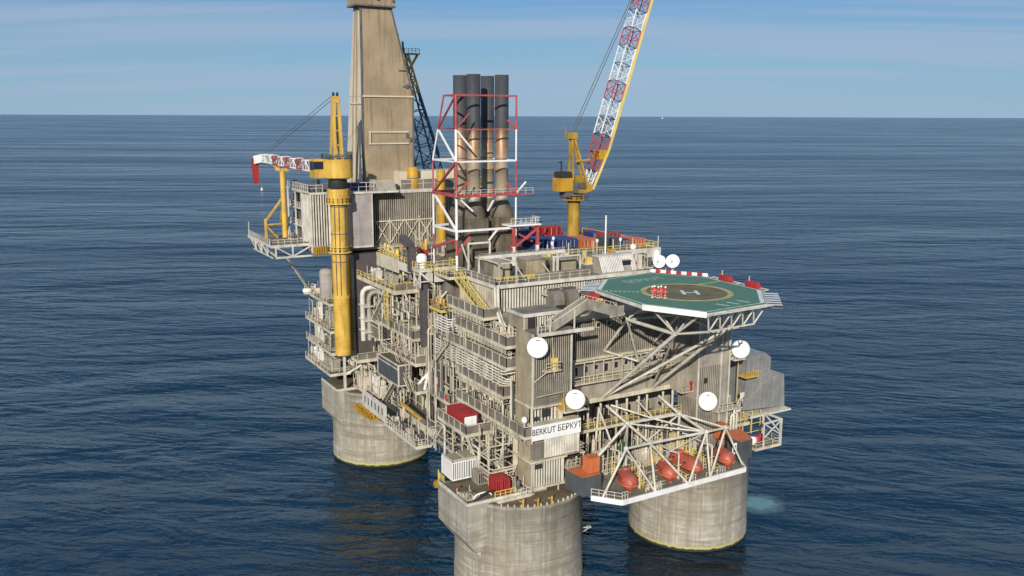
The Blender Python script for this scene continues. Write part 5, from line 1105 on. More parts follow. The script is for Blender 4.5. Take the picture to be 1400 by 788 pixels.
def ladder(label, u, v, z0, z1, m='cream'):
    t = thing('ladder', label, 'ladder', (u, v, z0)); b = MB(); b.bar((u, v - .3, z0), (u, v - .3, z1), .1); b.bar((u, v + .3, z0), (u, v + .3, z1), .1)
    for i in range(int((z1 - z0) / .45)): b.bar((u, v - .3, z0 + .3 + .45 * i), (u, v + .3, z0 + .3 + .45 * i), .06)
    b.build('ladder', m, t); b = MB()
    for i in range(int((z1 - z0 - 2.2) / .8)):
        z = z0 + 2.2 + .8 * i; b.tube([(u - .75 * math.sin(a * PI / 6), v - .45 * math.cos(a * PI / 6), z) for a in range(7)], .045, 4)
    for a in (2, 3, 4): b.bar((u - .75 * math.sin(a * PI / 6), v - .45 * math.cos(a * PI / 6), z0 + 2.2), (u - .75 * math.sin(a * PI / 6), v - .45 * math.cos(a * PI / 6), z1), .05)
    b.build('safety_cage', m, t)
for a in ((-2.75, 16.8, 31.5, 36.4, 'caged ladder between the second and middle long walkways'), (-2.75, 14.2, 36.6, 40, 'caged ladder between the middle and fourth long walkways'), (-5.2, 47.0, 30, 34.5, 'caged ladder below the duct walkway'), (-5.3, 33.0, 24.6, 29.8, 'caged ladder beside the blue grey tank box'), (-6.2, 41, 34.7, 42.8, 'yellow caged ladder up to the cream upper walkway'), (-3.4, 32.2, 42.4, 47.6, 'caged ladder behind the dark purple trunk'), (-2.9, 3, 18, 26.4, 'caged ladder in the open framework near the stair tower')):
    ladder(a[4], *a[:4], 'yellowrail' if 'yellow' in a[4] else 'cream')
def side_stair(label, u, v0, z0, v1, z1, m='cream'):
    t = thing('stair_flight', label, 'stairs', (u, v0, z0)); b = MB()
    for x in (u - .45, u + .45):
        b.bar((x, v0, z0), (x, v1, z1), .08, .3); b.bar((x, v0, z0 + 1.1), (x, v1, z1 + 1.1), .08)
        for i in range(6): f = i / 5; b.bar((x, v0 + (v1 - v0) * f, z0 + (z1 - z0) * f), (x, v0 + (v1 - v0) * f, z0 + (z1 - z0) * f + 1.1), .07)
    b.build('handrail', m, t); b = MB(); k = int((z1 - z0) / .22)
    for i in range(k): f = i / k; y = v0 + (v1 - v0) * f; b.box(u - .4, u + .4, y - .13, y + .13, z0 + (z1 - z0) * f, z0 + (z1 - z0) * f + .05)
    b.build('tread', 'floor', t)
for a in ((-5.8, 31, 24.5, 37.4, 29.9, 'cream stair beside the blue grey tank box'), (-5.7, 50.5, 34.7, 42.0, 42.8, 'cream stair climbing to the cream upper walkway'), (-6.4, 20, 17.2, 13.4, 24.4, 'cream stair up to the red container platform'), (-3.3, 24.6, 31.8, 19, 36.4, 'cream stair rising to the middle long walkway'), (-5.6, 47, 17.3, 39, 24.6, 'cream stair behind the white bulwark')):
    side_stair(a[5], *a[:5])
for j, a in enumerate(((-2.3, 27, 31, 18, 46, 22, 'pipework climbing the corner right of the purple trunk'), (-3.6, 32, 46, 30.2, 34.2, 12, 'outer pipework under the duct walkway'), (-3.8, 32, 50, 35, 42.4, 16, 'outer pipework and conduits over the duct walkway'), (-4.2, 38, 60, 18, 24, 16, 'outer pipework behind the white bulwark'), (-2.0, 20, 26, 25, 42, 18, 'pipework filling the gap left of the long walkways'), (-1.2, 28, 46, 43, 46.4, 12, 'pipework below the edge of the main deck'))):
    wall_pipes(a[6], *a[:6], 760 + j, ('pipe', 'gun', 'cladding', 'umber') if j in (0, 4) else ('pipe', 'cream', 'gun'))
for j, a in enumerate(((-1.4, 55, 62, 24.8, 44, 16, 'conduits in the dark gap beside the crane column'),)): wall_pipes(a[6], *a[:6], 790 + j, ('gun', 'pipe', 'umber'))
# ------------------------------------------------------------------ yellow crane with the parked boom
cu, cv = -8.4, 62.0
t = thing('pedestal_crane', 'yellow pedestal crane on a tall column, red and white boom laid to rest', 'crane', (cu, cv, 24))
b = MB().lathe([(1.8, 25.0), (1.8, 37.6)], (cu, cv, 0), 32).lathe([(1.95, 37.6), (1.95, 38.3)], (cu, cv, 0), 32).lathe([(1.8, 38.3), (1.8, 58.0)], (cu, cv, 0), 32).lathe([(2.35, 58.0), (2.35, 61.2)], (cu, cv, 0), 32); b.build('column', 'yellow', t)
b = MB()
for a in (-2.4, -1.9, -1.2): b.bar((cu + 1.88 * math.cos(a), cv + 1.88 * math.sin(a), 38.4), (cu + 1.88 * math.cos(a), cv + 1.88 * math.sin(a), 58), .14)
for z in (45.6, 51.6, 57.4): b.lathe([(1.9, z), (1.9, z + .16)], (cu, cv, 0), 24)
b.build('conduit', 'gun', t)
MB().bar((cu + 2.1, cv + 1.0, 25.5), (cu + 2.1, cv + 1.0, 46), .7, 1.0).build('ladder_trunk', 'gold', t)
b = MB()
for z in (47.6, 58.0): b.lathe([(1.81, z), (2.6, z), (2.6, z + .15), (1.81, z + .15)], (cu, cv, 0), 20, cap=False); b.rail([(cu + 2.5 * math.cos(k * PI / 8), cv + 2.5 * math.sin(k * PI / 8), z + .15) for k in range(17)], 1.2, 1.3, .08)
b.build_each('ring_platform', 'yellowrail', t)
MB().lathe([(1.7, 61.2), (2.1, 61.6), (1.9, 63.3)], (cu, cv, 0), 24).build('slew_ring', 'dark', t)
MB().lathe([(2.0, 63.2), (3.2, 63.6)], (cu, cv, 0), 28).lathe([(3.2, 63.6), (3.2, 67.3)], (cu, cv, 0), 28, cap=False).lathe([(3.05, 67.3), (3.05, 64)], (cu, cv, 0), 28, cap=False).lathe([(3.25, 67.2), (3.25, 67.45)], (cu, cv, 0), 28, cap=False).lathe([(3.0, 64), (.2, 64.05)], (cu, cv, 0), 20).build('machinery_house', 'yellow', t)
b = MB(); b.rail([(cu + 3.2 * math.cos(k * PI / 8), cv + 3.2 * math.sin(k * PI / 8), 67.4) for k in range(17)], 1.1, 1.3, .08); b.box(cu - 1.6, cu + 1.8, cv - 1.2, cv + 1.5, 64, 68.2); b.box(cu + 1.6, cu + 2.8, cv - 2, cv - .8, 66.5, 69); b.build_each('winch_deck', 'gun', t)
b = MB()
for s in (-.75, .75): b.bar((cu + s, cv - 1.0, 67), (cu + s * .75, cv - .2, 80.4), .5, .6); b.bar((cu + s, cv + 2.0, 67), (cu + s * .75, cv + .1, 80.0), .4)
for z in (70, 73, 76, 79): b.bar((cu - .75, cv - .7 + (z - 70) * .05, z), (cu + .75, cv - .7 + (z - 70) * .05, z + .6), .22)
b.box(cu - .8, cu + .8, cv - .6, cv + .5, 79, 80.4); b.build('mast', 'yellow', t)
b = MB(); b.lathe([(.5, -.12), (.5, .12)], (cu - .4, cv - .1, 80.7), 12, 'x'); b.lathe([(.5, -.12), (.5, .12)], (cu + .45, cv - .1, 80.7), 12, 'x'); b.build_each('sheave', 'dark', t)
b0, b1 = Vector((-11.4, 64.2, 65.8)), Vector((-16.0, 91.0, 66.6)); bd = (b1 - b0) / 9
b = MB(); b.box(-13.6, -11.0, 61.6, 64.6, 63.6, 67.5); b.build('cab', 'yellow', t); b = MB(); b.box(-13.7, -11.6, 61.54, 61.59, 65.4, 67.0); b.box(-13.66, -13.61, 62, 64.3, 65.2, 67.0); b.build_each('cab_window', 'glass', t)
for i in range(9): MB().lattice(b0 + bd * i, b0 + bd * (i + 1), 2.2 - .06 * i, 2.14 - .06 * i, 2, .22, tt=.15).build('boom_section', 'fadedred' if i in (2, 4, 6) else 'white', t)
e = b1; MB().bar(e, e + Vector((-1.0, 4.0, -.6)), 1.5, 1.9).build('boom_head', 'white', t); MB().prism_x([(94.6, 66.4), (96.6, 66.2), (96.4, 63.4), (95.2, 60.4), (94.9, 63)], -17.8, -16.6).build('hook_block', 'red', t)
b = MB()
for s in (-.5, .5): b.bar((cu + s, cv - .1, 80.6), b1 + Vector((s, -1, 1.2)), .09)
b.build('pendant_wire', 'gun', t)
t = thing('boom_rest', 'yellow boom rest post with struts on the cantilever platform', 'boom rest', (-14.8, 81, 49))
b = MB(); b.lathe([(.62, 49), (.62, 64.2)], (-14.8, 81, 0), 16); b.build_each('post', 'yellow', t)
b = MB(); b.bar((-14.8, 81, 64.0), (-15.4, 86, 65.2), .45); b.bar((-14.0, 79, 64.4), (-15.6, 83, 64.4), .6); b.build('saddle', 'yellow', t)
b = MB(); b.bar((-14.8, 81, 58.4), (-19.4, 80, 53), .4); b.bar((-19.4, 80, 49), (-19.4, 80, 53.6), .5); b.bar((-19.4, 80, 52.2), (-14.8, 81, 52.2), .35); b.bar((-19.4, 80, 52), (-16.6, 80.6, 49), .35); b.bar((-14.8, 81, 58), (-14.4, 86, 52), .35); b.build('strut', 'yellow', t)
t = thing('laydown_platform', 'pale cantilever platform on trusses under the boom rest', 'platform', (-16, 80, 48.8))
MB().box(-21, -12.3, 70, 90, 48.5, 48.75).box(-12.3, -8, 67.5, 69.9, 46.2, 46.4).build('floor', 'floor', t)
b = MB(); b.box(-21.1, -12.3, 69.8, 70, 48.3, 48.9); b.box(-21.1, -20.9, 70, 90, 48.3, 48.9); b.box(-20.2, -11.3, 69.8, 70.05, 45.9, 46.3); b.bar((-21, 90, 48.6), (-19.6, 69.9, 46.1), .35)
for x in (-20.1, -16.4, -11.6): b.bar((x, 69.9, 46.2), (x, 69.9, 48.5), .3)
b.bar((-20, 69.9, 48.4), (-16.4, 69.9, 46.2), .28); b.bar((-16.4, 69.9, 46.2), (-12, 69.9, 48.4), .28)
b.box(-20.9, -20.7, 70, 86, 46.0, 46.3)
for y in (74, 79, 84): b.bar((-20.8, y, 46.2), (-20.95, y, 48.4), .25); b.bar((-20.8, y, 46.2), (-20.95, y + 4, 48.4), .2)
b.build('truss', 'pale', t)
b = MB(); b.rail([(-12.4, 70.1, 48.8), (-20.9, 70.1, 48.8), (-20.9, 90, 48.8)], 1.2, 1.5, .1); b.bar((-20.9, 89.6, 48.8), (-20.9, 89.6, 52), .14); b.build('railing', 'pale', t)
b = MB(); [b.box(-12 + .55 * i, -11.7 + .55 * i, 69.4, 69.7, 46.4, 48.0) for i in range(8)]; b.build('rusty_grating', 'gold', t)
b = MB(); b.bar((-16.5, 76, 45.9), (-9.5, 82, 36.2), .45); b.build('prop', 'pale', t)
skid('dark winch at the foot of the boom rest post', -13.6, 79, 48.76, 1.8, 2, 2, 301, 'gun', 'winch')
# ------------------------------------------------------------------ tan derrick
t = thing('drilling_derrick', 'tall tan sheeted drilling derrick tapering to a boxed crown', 'derrick', (6, 76, 60))
BZ = 60.0
def q8(z): # plan corners (u0,u1,v0,v1) at height z
    if z <= 80.7: f = (z - BZ) / (80.7 - BZ); return (1.0 + .2 * f, 13.2 + .3 * f, 71.8, 83.4 - 3.4 * f)
    f = (z - 80.7) / (100.2 - 80.7); return (1.2 + .3 * f, 13.5 - 4.9 * f, 71.8 + .4 * f, 80.0 - 3.6 * f)
def seg(z0, z1, o=0): 
    a = q8(z0); c = q8(z1); b = MB()
    b.add([(a[0] - o, a[2] - o, z0), (a[1] + o, a[2] - o, z0), (a[1] + o, a[3] + o, z0), (a[0] - o, a[3] + o, z0), (c[0] - o, c[2] - o, z1), (c[1] + o, c[2] - o, z1), (c[1] + o, c[3] + o, z1), (c[0] - o, c[3] + o, z1)],
          [(3, 2, 1, 0), (4, 5, 6, 7), (0, 1, 5, 4), (1, 2, 6, 5), (2, 3, 7, 6), (3, 0, 4, 7)]); return b
b = MB()
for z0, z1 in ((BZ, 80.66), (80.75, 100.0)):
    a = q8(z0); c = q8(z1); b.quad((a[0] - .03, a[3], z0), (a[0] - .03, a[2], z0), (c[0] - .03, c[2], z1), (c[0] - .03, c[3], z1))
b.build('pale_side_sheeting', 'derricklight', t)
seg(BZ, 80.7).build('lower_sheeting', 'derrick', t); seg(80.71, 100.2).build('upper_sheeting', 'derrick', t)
MB().box(.2, 9.4, 71.3, 76.9, 100.2, 108).build('crown_house', 'derrick', t)
b = MB(); b.box(.12, 9.48, 71.2, 77.0, 100.0, 100.35); b.build_each('crown_trim', 'gun', t)
b = MB()
def lface(v, z, e=.1):
    a = q8(z); return (a[0] - e, a[2] + (a[3] - a[2]) * v, z)
for v, w in ((.36, .6), (.62, .4)): b.bar(lface(v, BZ, .05), lface(v, 80.7, .05), .9 * w, .5); b.bar(lface(v, 80.7, .05), lface(v, 99.9, .05), .9 * w, .5)
b.build('vertical_rib', 'derrick', t)
b = MB()
for z in (80.7, 70.2, 72.8):
    a = q8(z); x0 = a[0] if z > 80 else a[0] + 1.4; x1 = a[1] - (0 if z > 80 else 1.2); b.box(x0, x1, a[2] - .35, a[2] - .003, z - .16, z + .16)
b.box(q8(70)[0] + 1.6, q8(70)[0] + 1.8, 71.3, 71.79, 70.2, 72.8); b.box(q8(77)[0] - .3, q8(77)[0], 72, 79, 79.0, 79.3); b.build_each('ledge', 'derricklight', t)
b = MB(); a0 = q8(BZ); a1 = q8(80.7); a2 = q8(100)
for i in (0, 1): b.bar((a0[i], a0[2] - .05, BZ), (a1[i], a1[2] - .05, 80.7), .35); b.bar((a1[i], a1[2] - .05, 80.7), (a2[i], a2[2] - .05, 100), .35)
b.build_each('corner_trim', 'gun', t)
b = MB()
for x, z in ((11.6, 71.5), (12.4, 70.6), (5.0, 101.4), (8.7, 101.2), (11.8, 82.6)): b.box(x, x + .5, 70.9 if z > 97 else 71.4, 71.19 if z > 97 else 71.79, z, z + .9)
for z in (83, 86.5): b.bar((q8(z)[1] - 2, q8(z)[2] - .3, z), (q8(z)[1] + .3, q8(z)[2] - .3, z), .14)
b.build_each('floodlight', 'gun', t)
t = thing('flare_tower', 'dark blue lattice tower with an orange head behind the derrick', 'tower', (26, 92, 58))
MB().lattice((28.4, 92, 56), (22.0, 92, 82), 6.2, 3.0, 6, .36, tt=.22).build('lattice', 'lattice', t)
MB().lattice((22.0, 92, 82), (19.8, 92, 91.5), 3.0, 2.0, 3, .4, tt=.26).build('head_lattice', 'headorange', t)
b = MB(); b.box(17.6, 24.0, 90.6, 93.4, 91.5, 91.8); b.bar((20.6, 92, 86.5), (23.8, 92, 91.5), .5); b.build('head_platform', 'headorange', t)
b = MB(); b.rail([(17.8, 90.8, 91.8), (23.8, 90.8, 91.8)], 1.1, 1, .1); b.bar((18.8, 92, 91.8), (18.4, 92, 96.2), .6); b.bar((20.0, 92, 91.8), (19.8, 92, 94.6), .4); b.build('flare_tip', 'gun', t)
b = MB(); b.bar((33.2, 93, 56), (23.6, 93, 84), .5, n=8); b.build('gas_riser', 'dark', t)
for x, y, m, l in ((9.6, 66.2, 'gold', 'left one of the two orange brown tanks against the drilling building'), (13.0, 66.2, 'gold', 'right one of the two orange brown tanks against the drilling building')):
    pass
t = thing('roof_drum', 'orange tank on the roof edge left of the red stack frame', 'drum', (11.2, 67.7, 60)); b = MB(); b.lathe([(1.3, 60.05), (1.35, 60.2), (1.35, 64.6), (1.0, 65)], (11.4, 67.9, 0), 18); b.build('shell', 'gold', t); MB().lathe([(1.38, 62.4), (1.38, 62.6)], (11.4, 67.9, 0), 18).build('band', 'gun', t)
t = thing('brown_standpipe', 'tall brown standpipe rising past the roof edge beside the orange tank', 'pipe', (15.2, 62, 48)); MB().lathe([(.95, 47.7), (.95, 64.6)], (15.2, 61, 0), 16).build('pipe', 'gold', t); b = MB(); [b.lathe([(1.05, z), (1.05, z + .2)], (15.2, 61, 0), 16) for z in (52, 57, 62)]; b.build('flange', 'umber', t)
# ------------------------------------------------------------------ exhaust stacks
def stack(u, v, lab):
    t = thing('exhaust_stack', lab, 'stack', (u, v, 48), 'exhaust stacks')
    MB().prism([(u - 2.4, v - 1.9), (u - 1.9, v - 2.3), (u + 1.9, v - 2.3), (u + 2.4, v - 1.9), (u + 2.4, v + 1.9), (u - 2.4, v + 1.9)], 47.75, 57.0).build('casing', 'sooty', t)
    MB().lathe([(2.35, 57.0), (2.3, 57.8), (1.3, 60.2)], (u, v, 0), 24).build('transition', 'sooty', t)
    MB().lathe([(1.28, 60.2), (1.28, 66.0), (1.33, 66.02), (1.33, 66.2), (1.28, 66.22), (1.28, 74.2)], (u, v, 0), 28).build('flue', 'stackmetal', t)
    MB().lathe([(1.34, 74.2), (1.34, 84.2), (1.24, 84.2), (1.24, 82.5)], (u, v, 0), 28, cap=False).lathe([(1.22, 82.4), (1.22, 82.5)], (u, v, 0), 20).build('silencer', 'stackdark', t)
    b = MB()
    for z in (62, 68.2, 72): b.lathe([(1.34, z), (1.34, z + .14)], (u, v, 0), 24, cap=False)
    for z in (50, 53.4): b.box(u - 2.45, u + 2.45, v - 2.36, v - 2.301, z, z + .15)
    b.build('band', 'umber', t); return t
s0 = stack(8.9, 32.9, 'left front exhaust stack of four, nearest the white corner post')
for x, y, l in ((15.0, 32.8, 'right front exhaust stack of four, clear of the corner post'), (8.9, 38.6, 'left rear exhaust stack of four, behind the white frame post'), (15.0, 38.6, 'right rear exhaust stack of four, showing between the front pair')): dup(s0, (x, y, 48), 0, l)
t = thing('stack_frame', 'red and white banded steel frame around the exhaust stacks', 'frame', (9, 34, 48))
rw = {'red': MB(), 'white': MB()}
FL, FRr, BR = (2.8, 28.2), (15.6, 28.2), (15.8, 41.5)
def bl(z): return (2.9, 38.6) if z <= 68.2 else (2.9, 38.6 - 5.2 * (z - 68.2) / 12)
LV = [(80.2, 74, 'red'), (74, 68.1, 'white'), (68.1, 61.8, 'red'), (61.8, 53.6, 'white'), (53.6, 50.6, 'red'), (50.6, 47.7, 'white')]
for z1, z0, c in LV:
    m = rw[c]
    for p, w in ((FL, .52), (FRr, .36), (BR, .3)): m.bar((*p, z0), (*p, z1), w, n=8)
    m.bar((*bl(z0), z0), (*bl(z1), z1), .34, n=8)
def ring(z, c, w=.36):
    b = bl(z); m = rw[c]; m.bar((*FL, z), (*FRr, z), w); m.bar((*FL, z), (*b, z), w); m.bar((*FRr, z), (*BR, z), w); m.bar((*b, z), (*BR, z), w)
ring(80.2, 'red', .3); ring(74, 'red', .2); ring(68.1, 'white', .3); ring(61.8, 'red', .55); ring(55.2, 'white', .4)
for z0, z1, c, w in ((74, 80.2, 'red', .3), (61.8, 68.1, 'red', .4), (51, 53.6, 'red', .5)):
    rw[c].bar((*bl(z0), z0), (*FL, z1), w); rw[c].bar((*FRr, z0), (BR[0], BR[1], z1), w); rw[c].bar((*FL, z0), (5.6, 28.2, z0 + 3), w * .8)
rw['white'].bar((*bl(74), 74), (*FL, 68.1), .3); rw['white'].bar((*bl(61.8), 61.8), (*FL, 55.2), .36); rw['white'].bar((FL[0], 28.2, 61.8), (6.2, 28.2, 58.8), .3); rw['white'].bar((*FRr, 61.8), (17.8, 28.2, 64.0), .25); rw['white'].bar((11.6, 28.2, 55.2), (9.6, 28.2, 53), .3)
rw['white'].bar((11.8, 29, 61.8), (9.8, 29, 58.6), .25); rw['white'].bar((2.8, 28.2, 74), (6.0, 28.2, 70.5), .28)
rw['red'].box(2.2, 19, 27.2, 28.0, 61.55, 61.75); rw['white'].box(13.8, 20.8, 27.2, 30.5, 55.5, 55.8)
for x in (20.4, 15.0): rw['red'].bar((x, 28, 51.5), (x, 28, 55.4), .5); rw['white'].bar((x, 28, 47.8), (x, 28, 51.5), .5)
rw['red'].bar((20.4, 28, 54.8), (14.4, 28, 50.8), .4); rw['red'].bar((20.4, 30, 52), (14.5, 30, 55), .4)
rw['red'].build('red_steelwork', 'fadedred', t); rw['white'].build('white_steelwork', 'white', t)
b = MB(); b.rail([(2.4, 27.3, 61.8), (18.9, 27.3, 61.8)], 1.1, 1.6, .06); b.rail([(14, 27.3, 55.8), (20.7, 27.3, 55.8), (20.7, 30.4, 55.8)], 1.2, 1.2, .1); b.build('railing', 'pale', t)
t = thing('portal_frame', 'pale portal frame in front of the left exhaust stack', 'frame', (8, 27.5, 48)); MB().bar((4.6, 27, 47.8), (4.6, 27, 53), .3).bar((9.2, 27, 47.8), (9.2, 27, 53), .3).bar((4.6, 27, 52.9), (9.2, 27, 52.9), .34).bar((3.2, 27, 52.9), (4.6, 27, 49), .24).build('frame', 'pale', t)
# ------------------------------------------------------------------ working crane on the far side
gu, gv = 45.0, 52.0
t = thing('pedestal_crane', 'yellow working crane with a raised red and white lattice boom', 'crane', (gu, gv, 49))
MB().lathe([(1.45, 48.9), (1.45, 57.6), (1.7, 58.2)], (gu, gv, 0), 28).build('column', 'mustard', t)
b = MB(); b.lathe([(1.46, 57.4), (3.0, 57.4), (3.0, 57.6), (1.46, 57.6)], (gu, gv, 0), 20, cap=False); b.rail([(gu + 3.1 * math.cos(k * PI / 8), gv + 3.1 * math.sin(k * PI / 8), 57.6) for k in range(17)], 1.1, 1.2, .09); b.build_each('ring_platform', 'gold', t)
MB().lathe([(1.9, 58.2), (1.9, 59)], (gu, gv, 0), 20).build('slew_ring', 'dark', t)
b = MB(); b.box(gu - 1.5, gu + 2.2, gv - 1.5, gv + 1.5, 59, 60.6); b.box(gu + .6, gu + 2.0, gv - 1.2, gv + 1.2, 60.6, 63.0); b.prism_y([(gu + 2.2, 59), (gu + 4.2, 59.4), (gu + 4.4, 60.6), (gu + 2.2, 62.0)], gv - 1.3, gv + 1.3); b.build('machinery_house', 'mustard', t)
b = MB(); b.box(gu - 5.2, gu - 1.8, gv - 2.2, gv + 1.2, 59.6, 62.6); b.build('engine_house', 'gold', t)
b = MB(); b.box(gu - 4.9, gu - 2.0, gv - 2.0, gv + 1.0, 62.61, 64.0); b.bar((gu - 4.9, gv - 2, 62.4), (gu - 4.9, gv - 2, 66.4), .26); b.bar((gu - 4.9, gv - 2, 66.4), (gu - 5.7, gv - 2, 66.2), .26); b.build('radiator', 'dark', t); b = MB(); b.box(gu - 1.7, gu - .3, gv - 2.2, gv - 1.55, 59.2, 61.6); b.box(gu + .2, gu + 1.9, gv - 2.0, gv - 1.55, 60.2, 61.4); b.box(gu - 3.4, gu - 1.2, gv - 1.8, gv + 1, 58.3, 59.5); b.build_each('winch', 'gun', t)
b = MB()
for s in (-.9, .9): b.bar((gu - .9, gv + s, 61), (gu - 1.0, gv + s * .5, 72.0), .42); b.bar((gu + 3.2, gv + s, 60.6), (gu - .6, gv + s * .5, 72.0), .46)
b.box(gu - 1.7, gu + .1, gv - 1, gv + 1, 71.4, 72.8); b.bar((gu - .4, gv - .9, 66.4), (gu + 3.6, gv - .9, 66.6), .4); b.bar((gu - 2.4, gv, 71.6), (gu - 2.6, gv, 74.2), .16); b.build('gantry', 'mustard', t)
q0, q1 = Vector((48.6, gv, 60.0)), Vector((64.6, gv, 108.5)); n = 12
cols = ['white', 'fadedred', 'fadedred', 'white', 'white', 'fadedred', 'white', 'white', 'fadedred', 'white', 'fadedred', 'white']
for i in range(n):
    w0 = 2.9 * min(1, .35 + i * .25); w1 = 2.9 * min(1, .35 + (i + 1) * .25); MB().lattice(q0.lerp(q1, i / n), q0.lerp(q1, (i + 1) / n), w0, w1, 2, .2, (0, 1, 0), .12).build('boom_section', cols[i], t)
b = MB(); bdv = (q1 - q0).normalized(); side = bdv.cross(Vector((0, 1, 0))).normalized(); side = side if side.x > 0 else -side; b.bar(q0 + side * .9 + Vector((0, -1.2, 0)), q0.lerp(q1, .2) + side * 1.9 + Vector((0, -1.7, 0)), .3, .5); b.bar(q0.lerp(q1, .2) + side * 1.9 + Vector((0, -1.7, 0)), q1 + side * 1.9 + Vector((0, -1.7, 0)), .3, .5); b.build('boom_walkway', 'yellowrail', t)
b = MB(); b.box(51.0, 53.2, gv - 1.4, gv + 1.4, 66.6, 68.8); b.build('boom_winch', 'gold', t)
b = MB()
for s in (-.8, .9): b.bar((gu - .8 + s * .7, gv + s * .3, 72.4), q1 + Vector((-1.6 + s * .6, s * .3, 0)), .13)
b.build('pendant_wire', 'gun', t)
# ------------------------------------------------------------------ pipe deck: containers, mast, equipment
CT = [('blue container nearest the red stack frame', 25.4, 29.8, 36.4, 42.4, 48.95, 51.4, 'blue'), ('blue container in the middle, its ribbed side to the orange one', 30.4, 35.0, 35.4, 41.4, 48.95, 51.5, 'blue'), ('orange container between the blue ones and the white mast', 35.8, 39.9, 35.0, 41.6, 48.95, 51.5, 'orange'),
      ('long red container behind the blue ones', 35.6, 43.0, 54, 56.6, 48.95, 51.4, 'red'), ('dark blue container at the left end of the red one', 30, 35.2, 54.4, 57, 48.95, 51.2, 'blue'), ('red container right of the crane column', 46.2, 48.2, 44.6, 50, 48.95, 51.4, 'red'), ('small blue container tucked beside the red one right of the crane', 44.4, 46.1, 43.2, 47, 48.95, 51.0, 'blue'),
      ('red container in the row towards the far right corner', 44.4, 49.6, 39.8, 42.2, 48.95, 51.3, 'red'), ('rust red container at the far right corner of the pipe deck', 46.6, 49.8, 31.0, 36.4, 48.95, 51.4, 'orange'), ('dark slate container in front of the far right row', 41.2, 44.4, 33.0, 37.4, 48.95, 51.2, 'slate'), ('dark blue container next to the rust red one', 44.7, 46.4, 32.6, 36, 48.95, 51.0, 'blue')]
for i, (l, a, c, d, e, z0, z1, m) in enumerate(CT): container(l, a, c, d, e, z0, z1 - .25 - .3 * (i % 3), m, 'containers on the pipe deck', doorm='pale' if m != 'slate' else 'gun')
t = thing('radio_mast', 'slim white mast standing in front of the orange container', 'mast', (31.8, 20.6, 48)); MB().bar((32.0, 21.2, 48), (32.0, 21.2, 57.4), .34, n=8).build('pole', 'white', t); MB().bar((31.5, 21.2, 50), (32.5, 21.2, 50), .14).bar((32.0, 21.2, 48), (33.0, 21.2, 49.6), .12).build('stay', 'pale', t)
RB = [('left grey box house of three on the flat roof, with a dark round fan', 2.6, 6.2, 13.9, 16.8, 48.01, 51.3), ('middle grey box house of three on the flat roof, yellow pipes at its foot', 9.3, 13.6, 13.9, 16.8, 48.01, 51.3), ('right grey box house of three on the flat roof, behind the wind panels', 15.8, 20.6, 14.4, 17, 48.01, 50.6)]
for l, a, c, d, e, z0, z1 in RB:
    t = thing('box_house', l, 'container', ((a + c) / 2, (d + e) / 2, z0)); MB().box(a, c, d, e, z0, z1).build('wall', 'khaki', t)
    b = MB(); [b.box(a + .15 + i * (c - a - .3) / 3 + .05, a + .15 + (i + 1) * (c - a - .3) / 3 - .05, d - .08, d - .003, z0 + .3, z1 - .3) for i in range(3)]; b.build_each('door', 'tan', t)
    MB().box(a - .1, c + .1, d - .12, e, z1 + .003, z1 + .15).build('roof', 'cladding', t)
    MB().lathe([(.62, 0), (.7, .5), (.5, .55)], (c + .1, d + .8, z1 - 1.2), 16, 'x').build('fan', 'dark', t)
t = thing('yellow_manifold', 'low yellow manifold on the flat roof before the box houses', 'manifold', (10, 13, 48)); b = MB(); b.rail([(3, 13.2, 48.02), (15, 13.2, 48.02)], .7, .8, .1); b.build('pipe', 'yellowrail', t); b = MB(); [b.box(9.4 + i * .9, 9.9 + i * .9, 12.9, 13.1, 48.02, 48.7) for i in range(5)]; b.build_each('valve', 'yellow', t)
t = thing('cable_bridge', 'pale cable bridge crossing above the grey box houses', 'bridge', (9, 15, 52)); b = MB(); b.box(1.6, 19.5, 17.0, 18.6, 51.6, 51.8); b.box(1.6, 19.5, 16.9, 17.0, 51.5, 52.1); [b.bar((x, 17.8, 48), (x, 17.8, 51.6), .26) for x in (2, 8, 14.4, 19.2)]; b.build('tray', 'pale', t); b = MB(); b.rail([(1.6, 17, 52.0), (19.5, 17, 52.0)], .5, 1.1, .07); [b.pipe([(1.7, 17.3 + .3 * i, 51.95), (19.3, 17.3 + .3 * i, 51.95)], .1) for i in range(4)]; b.build('cable', 'cladding', t)
t = thing('portal_frame', 'white portal frames round the left grey box house', 'frame', (5, 11, 48)); b = MB()
for x in (2.0, 5.4): b.bar((x, 10.4, 48), (x, 10.4, 51.8), .24); b.bar((x, 10.4, 51.7), (x, 16.8, 51.7), .24)
b.bar((2, 10.4, 51.7), (5.4, 10.4, 51.7), .24); b.bar((5.4, 10.4, 51), (7.4, 10.4, 48.2), .18); b.bar((13.6, 11.6, 48.2), (11.4, 11.6, 51), .18); b.bar((13.8, 11.6, 48), (13.8, 11.6, 52), .26); b.bar((14.6, 11.6, 48), (14.6, 11.6, 52), .4); b.bar((13.8, 11.6, 51.8), (19.5, 11.6, 51.8), .22); b.bar((19.5, 11.6, 48), (19.5, 11.6, 51.8), .24); b.build('frame', 'pale', t)
for x, l in ((9.8, 'left one of two dark domed fan units beside the tower roof'), (12.9, 'right one of two dark domed fan units beside the tower roof')):
    t = thing('fan_unit', l, 'fan', (x + 1, 7, 43.3)); vs = [(4.8, 43.3), (7.8, 43.3), (7.8, 46.2), (7.2, 46.8), (6.3, 46.9), (5.4, 46.4), (4.9, 45.4)]
    MB().prism_x(vs, x, x + 2.2).build('hood', 'panel', t); MB().box(x + .2, x + 2.0, 4.7, 4.79, 43.5, 44.6).build('grille', 'dark', t); MB().box(x - .05, x + 2.25, 6.2, 8.2, 46.95, 47.1).build('cap', 'umber', t)
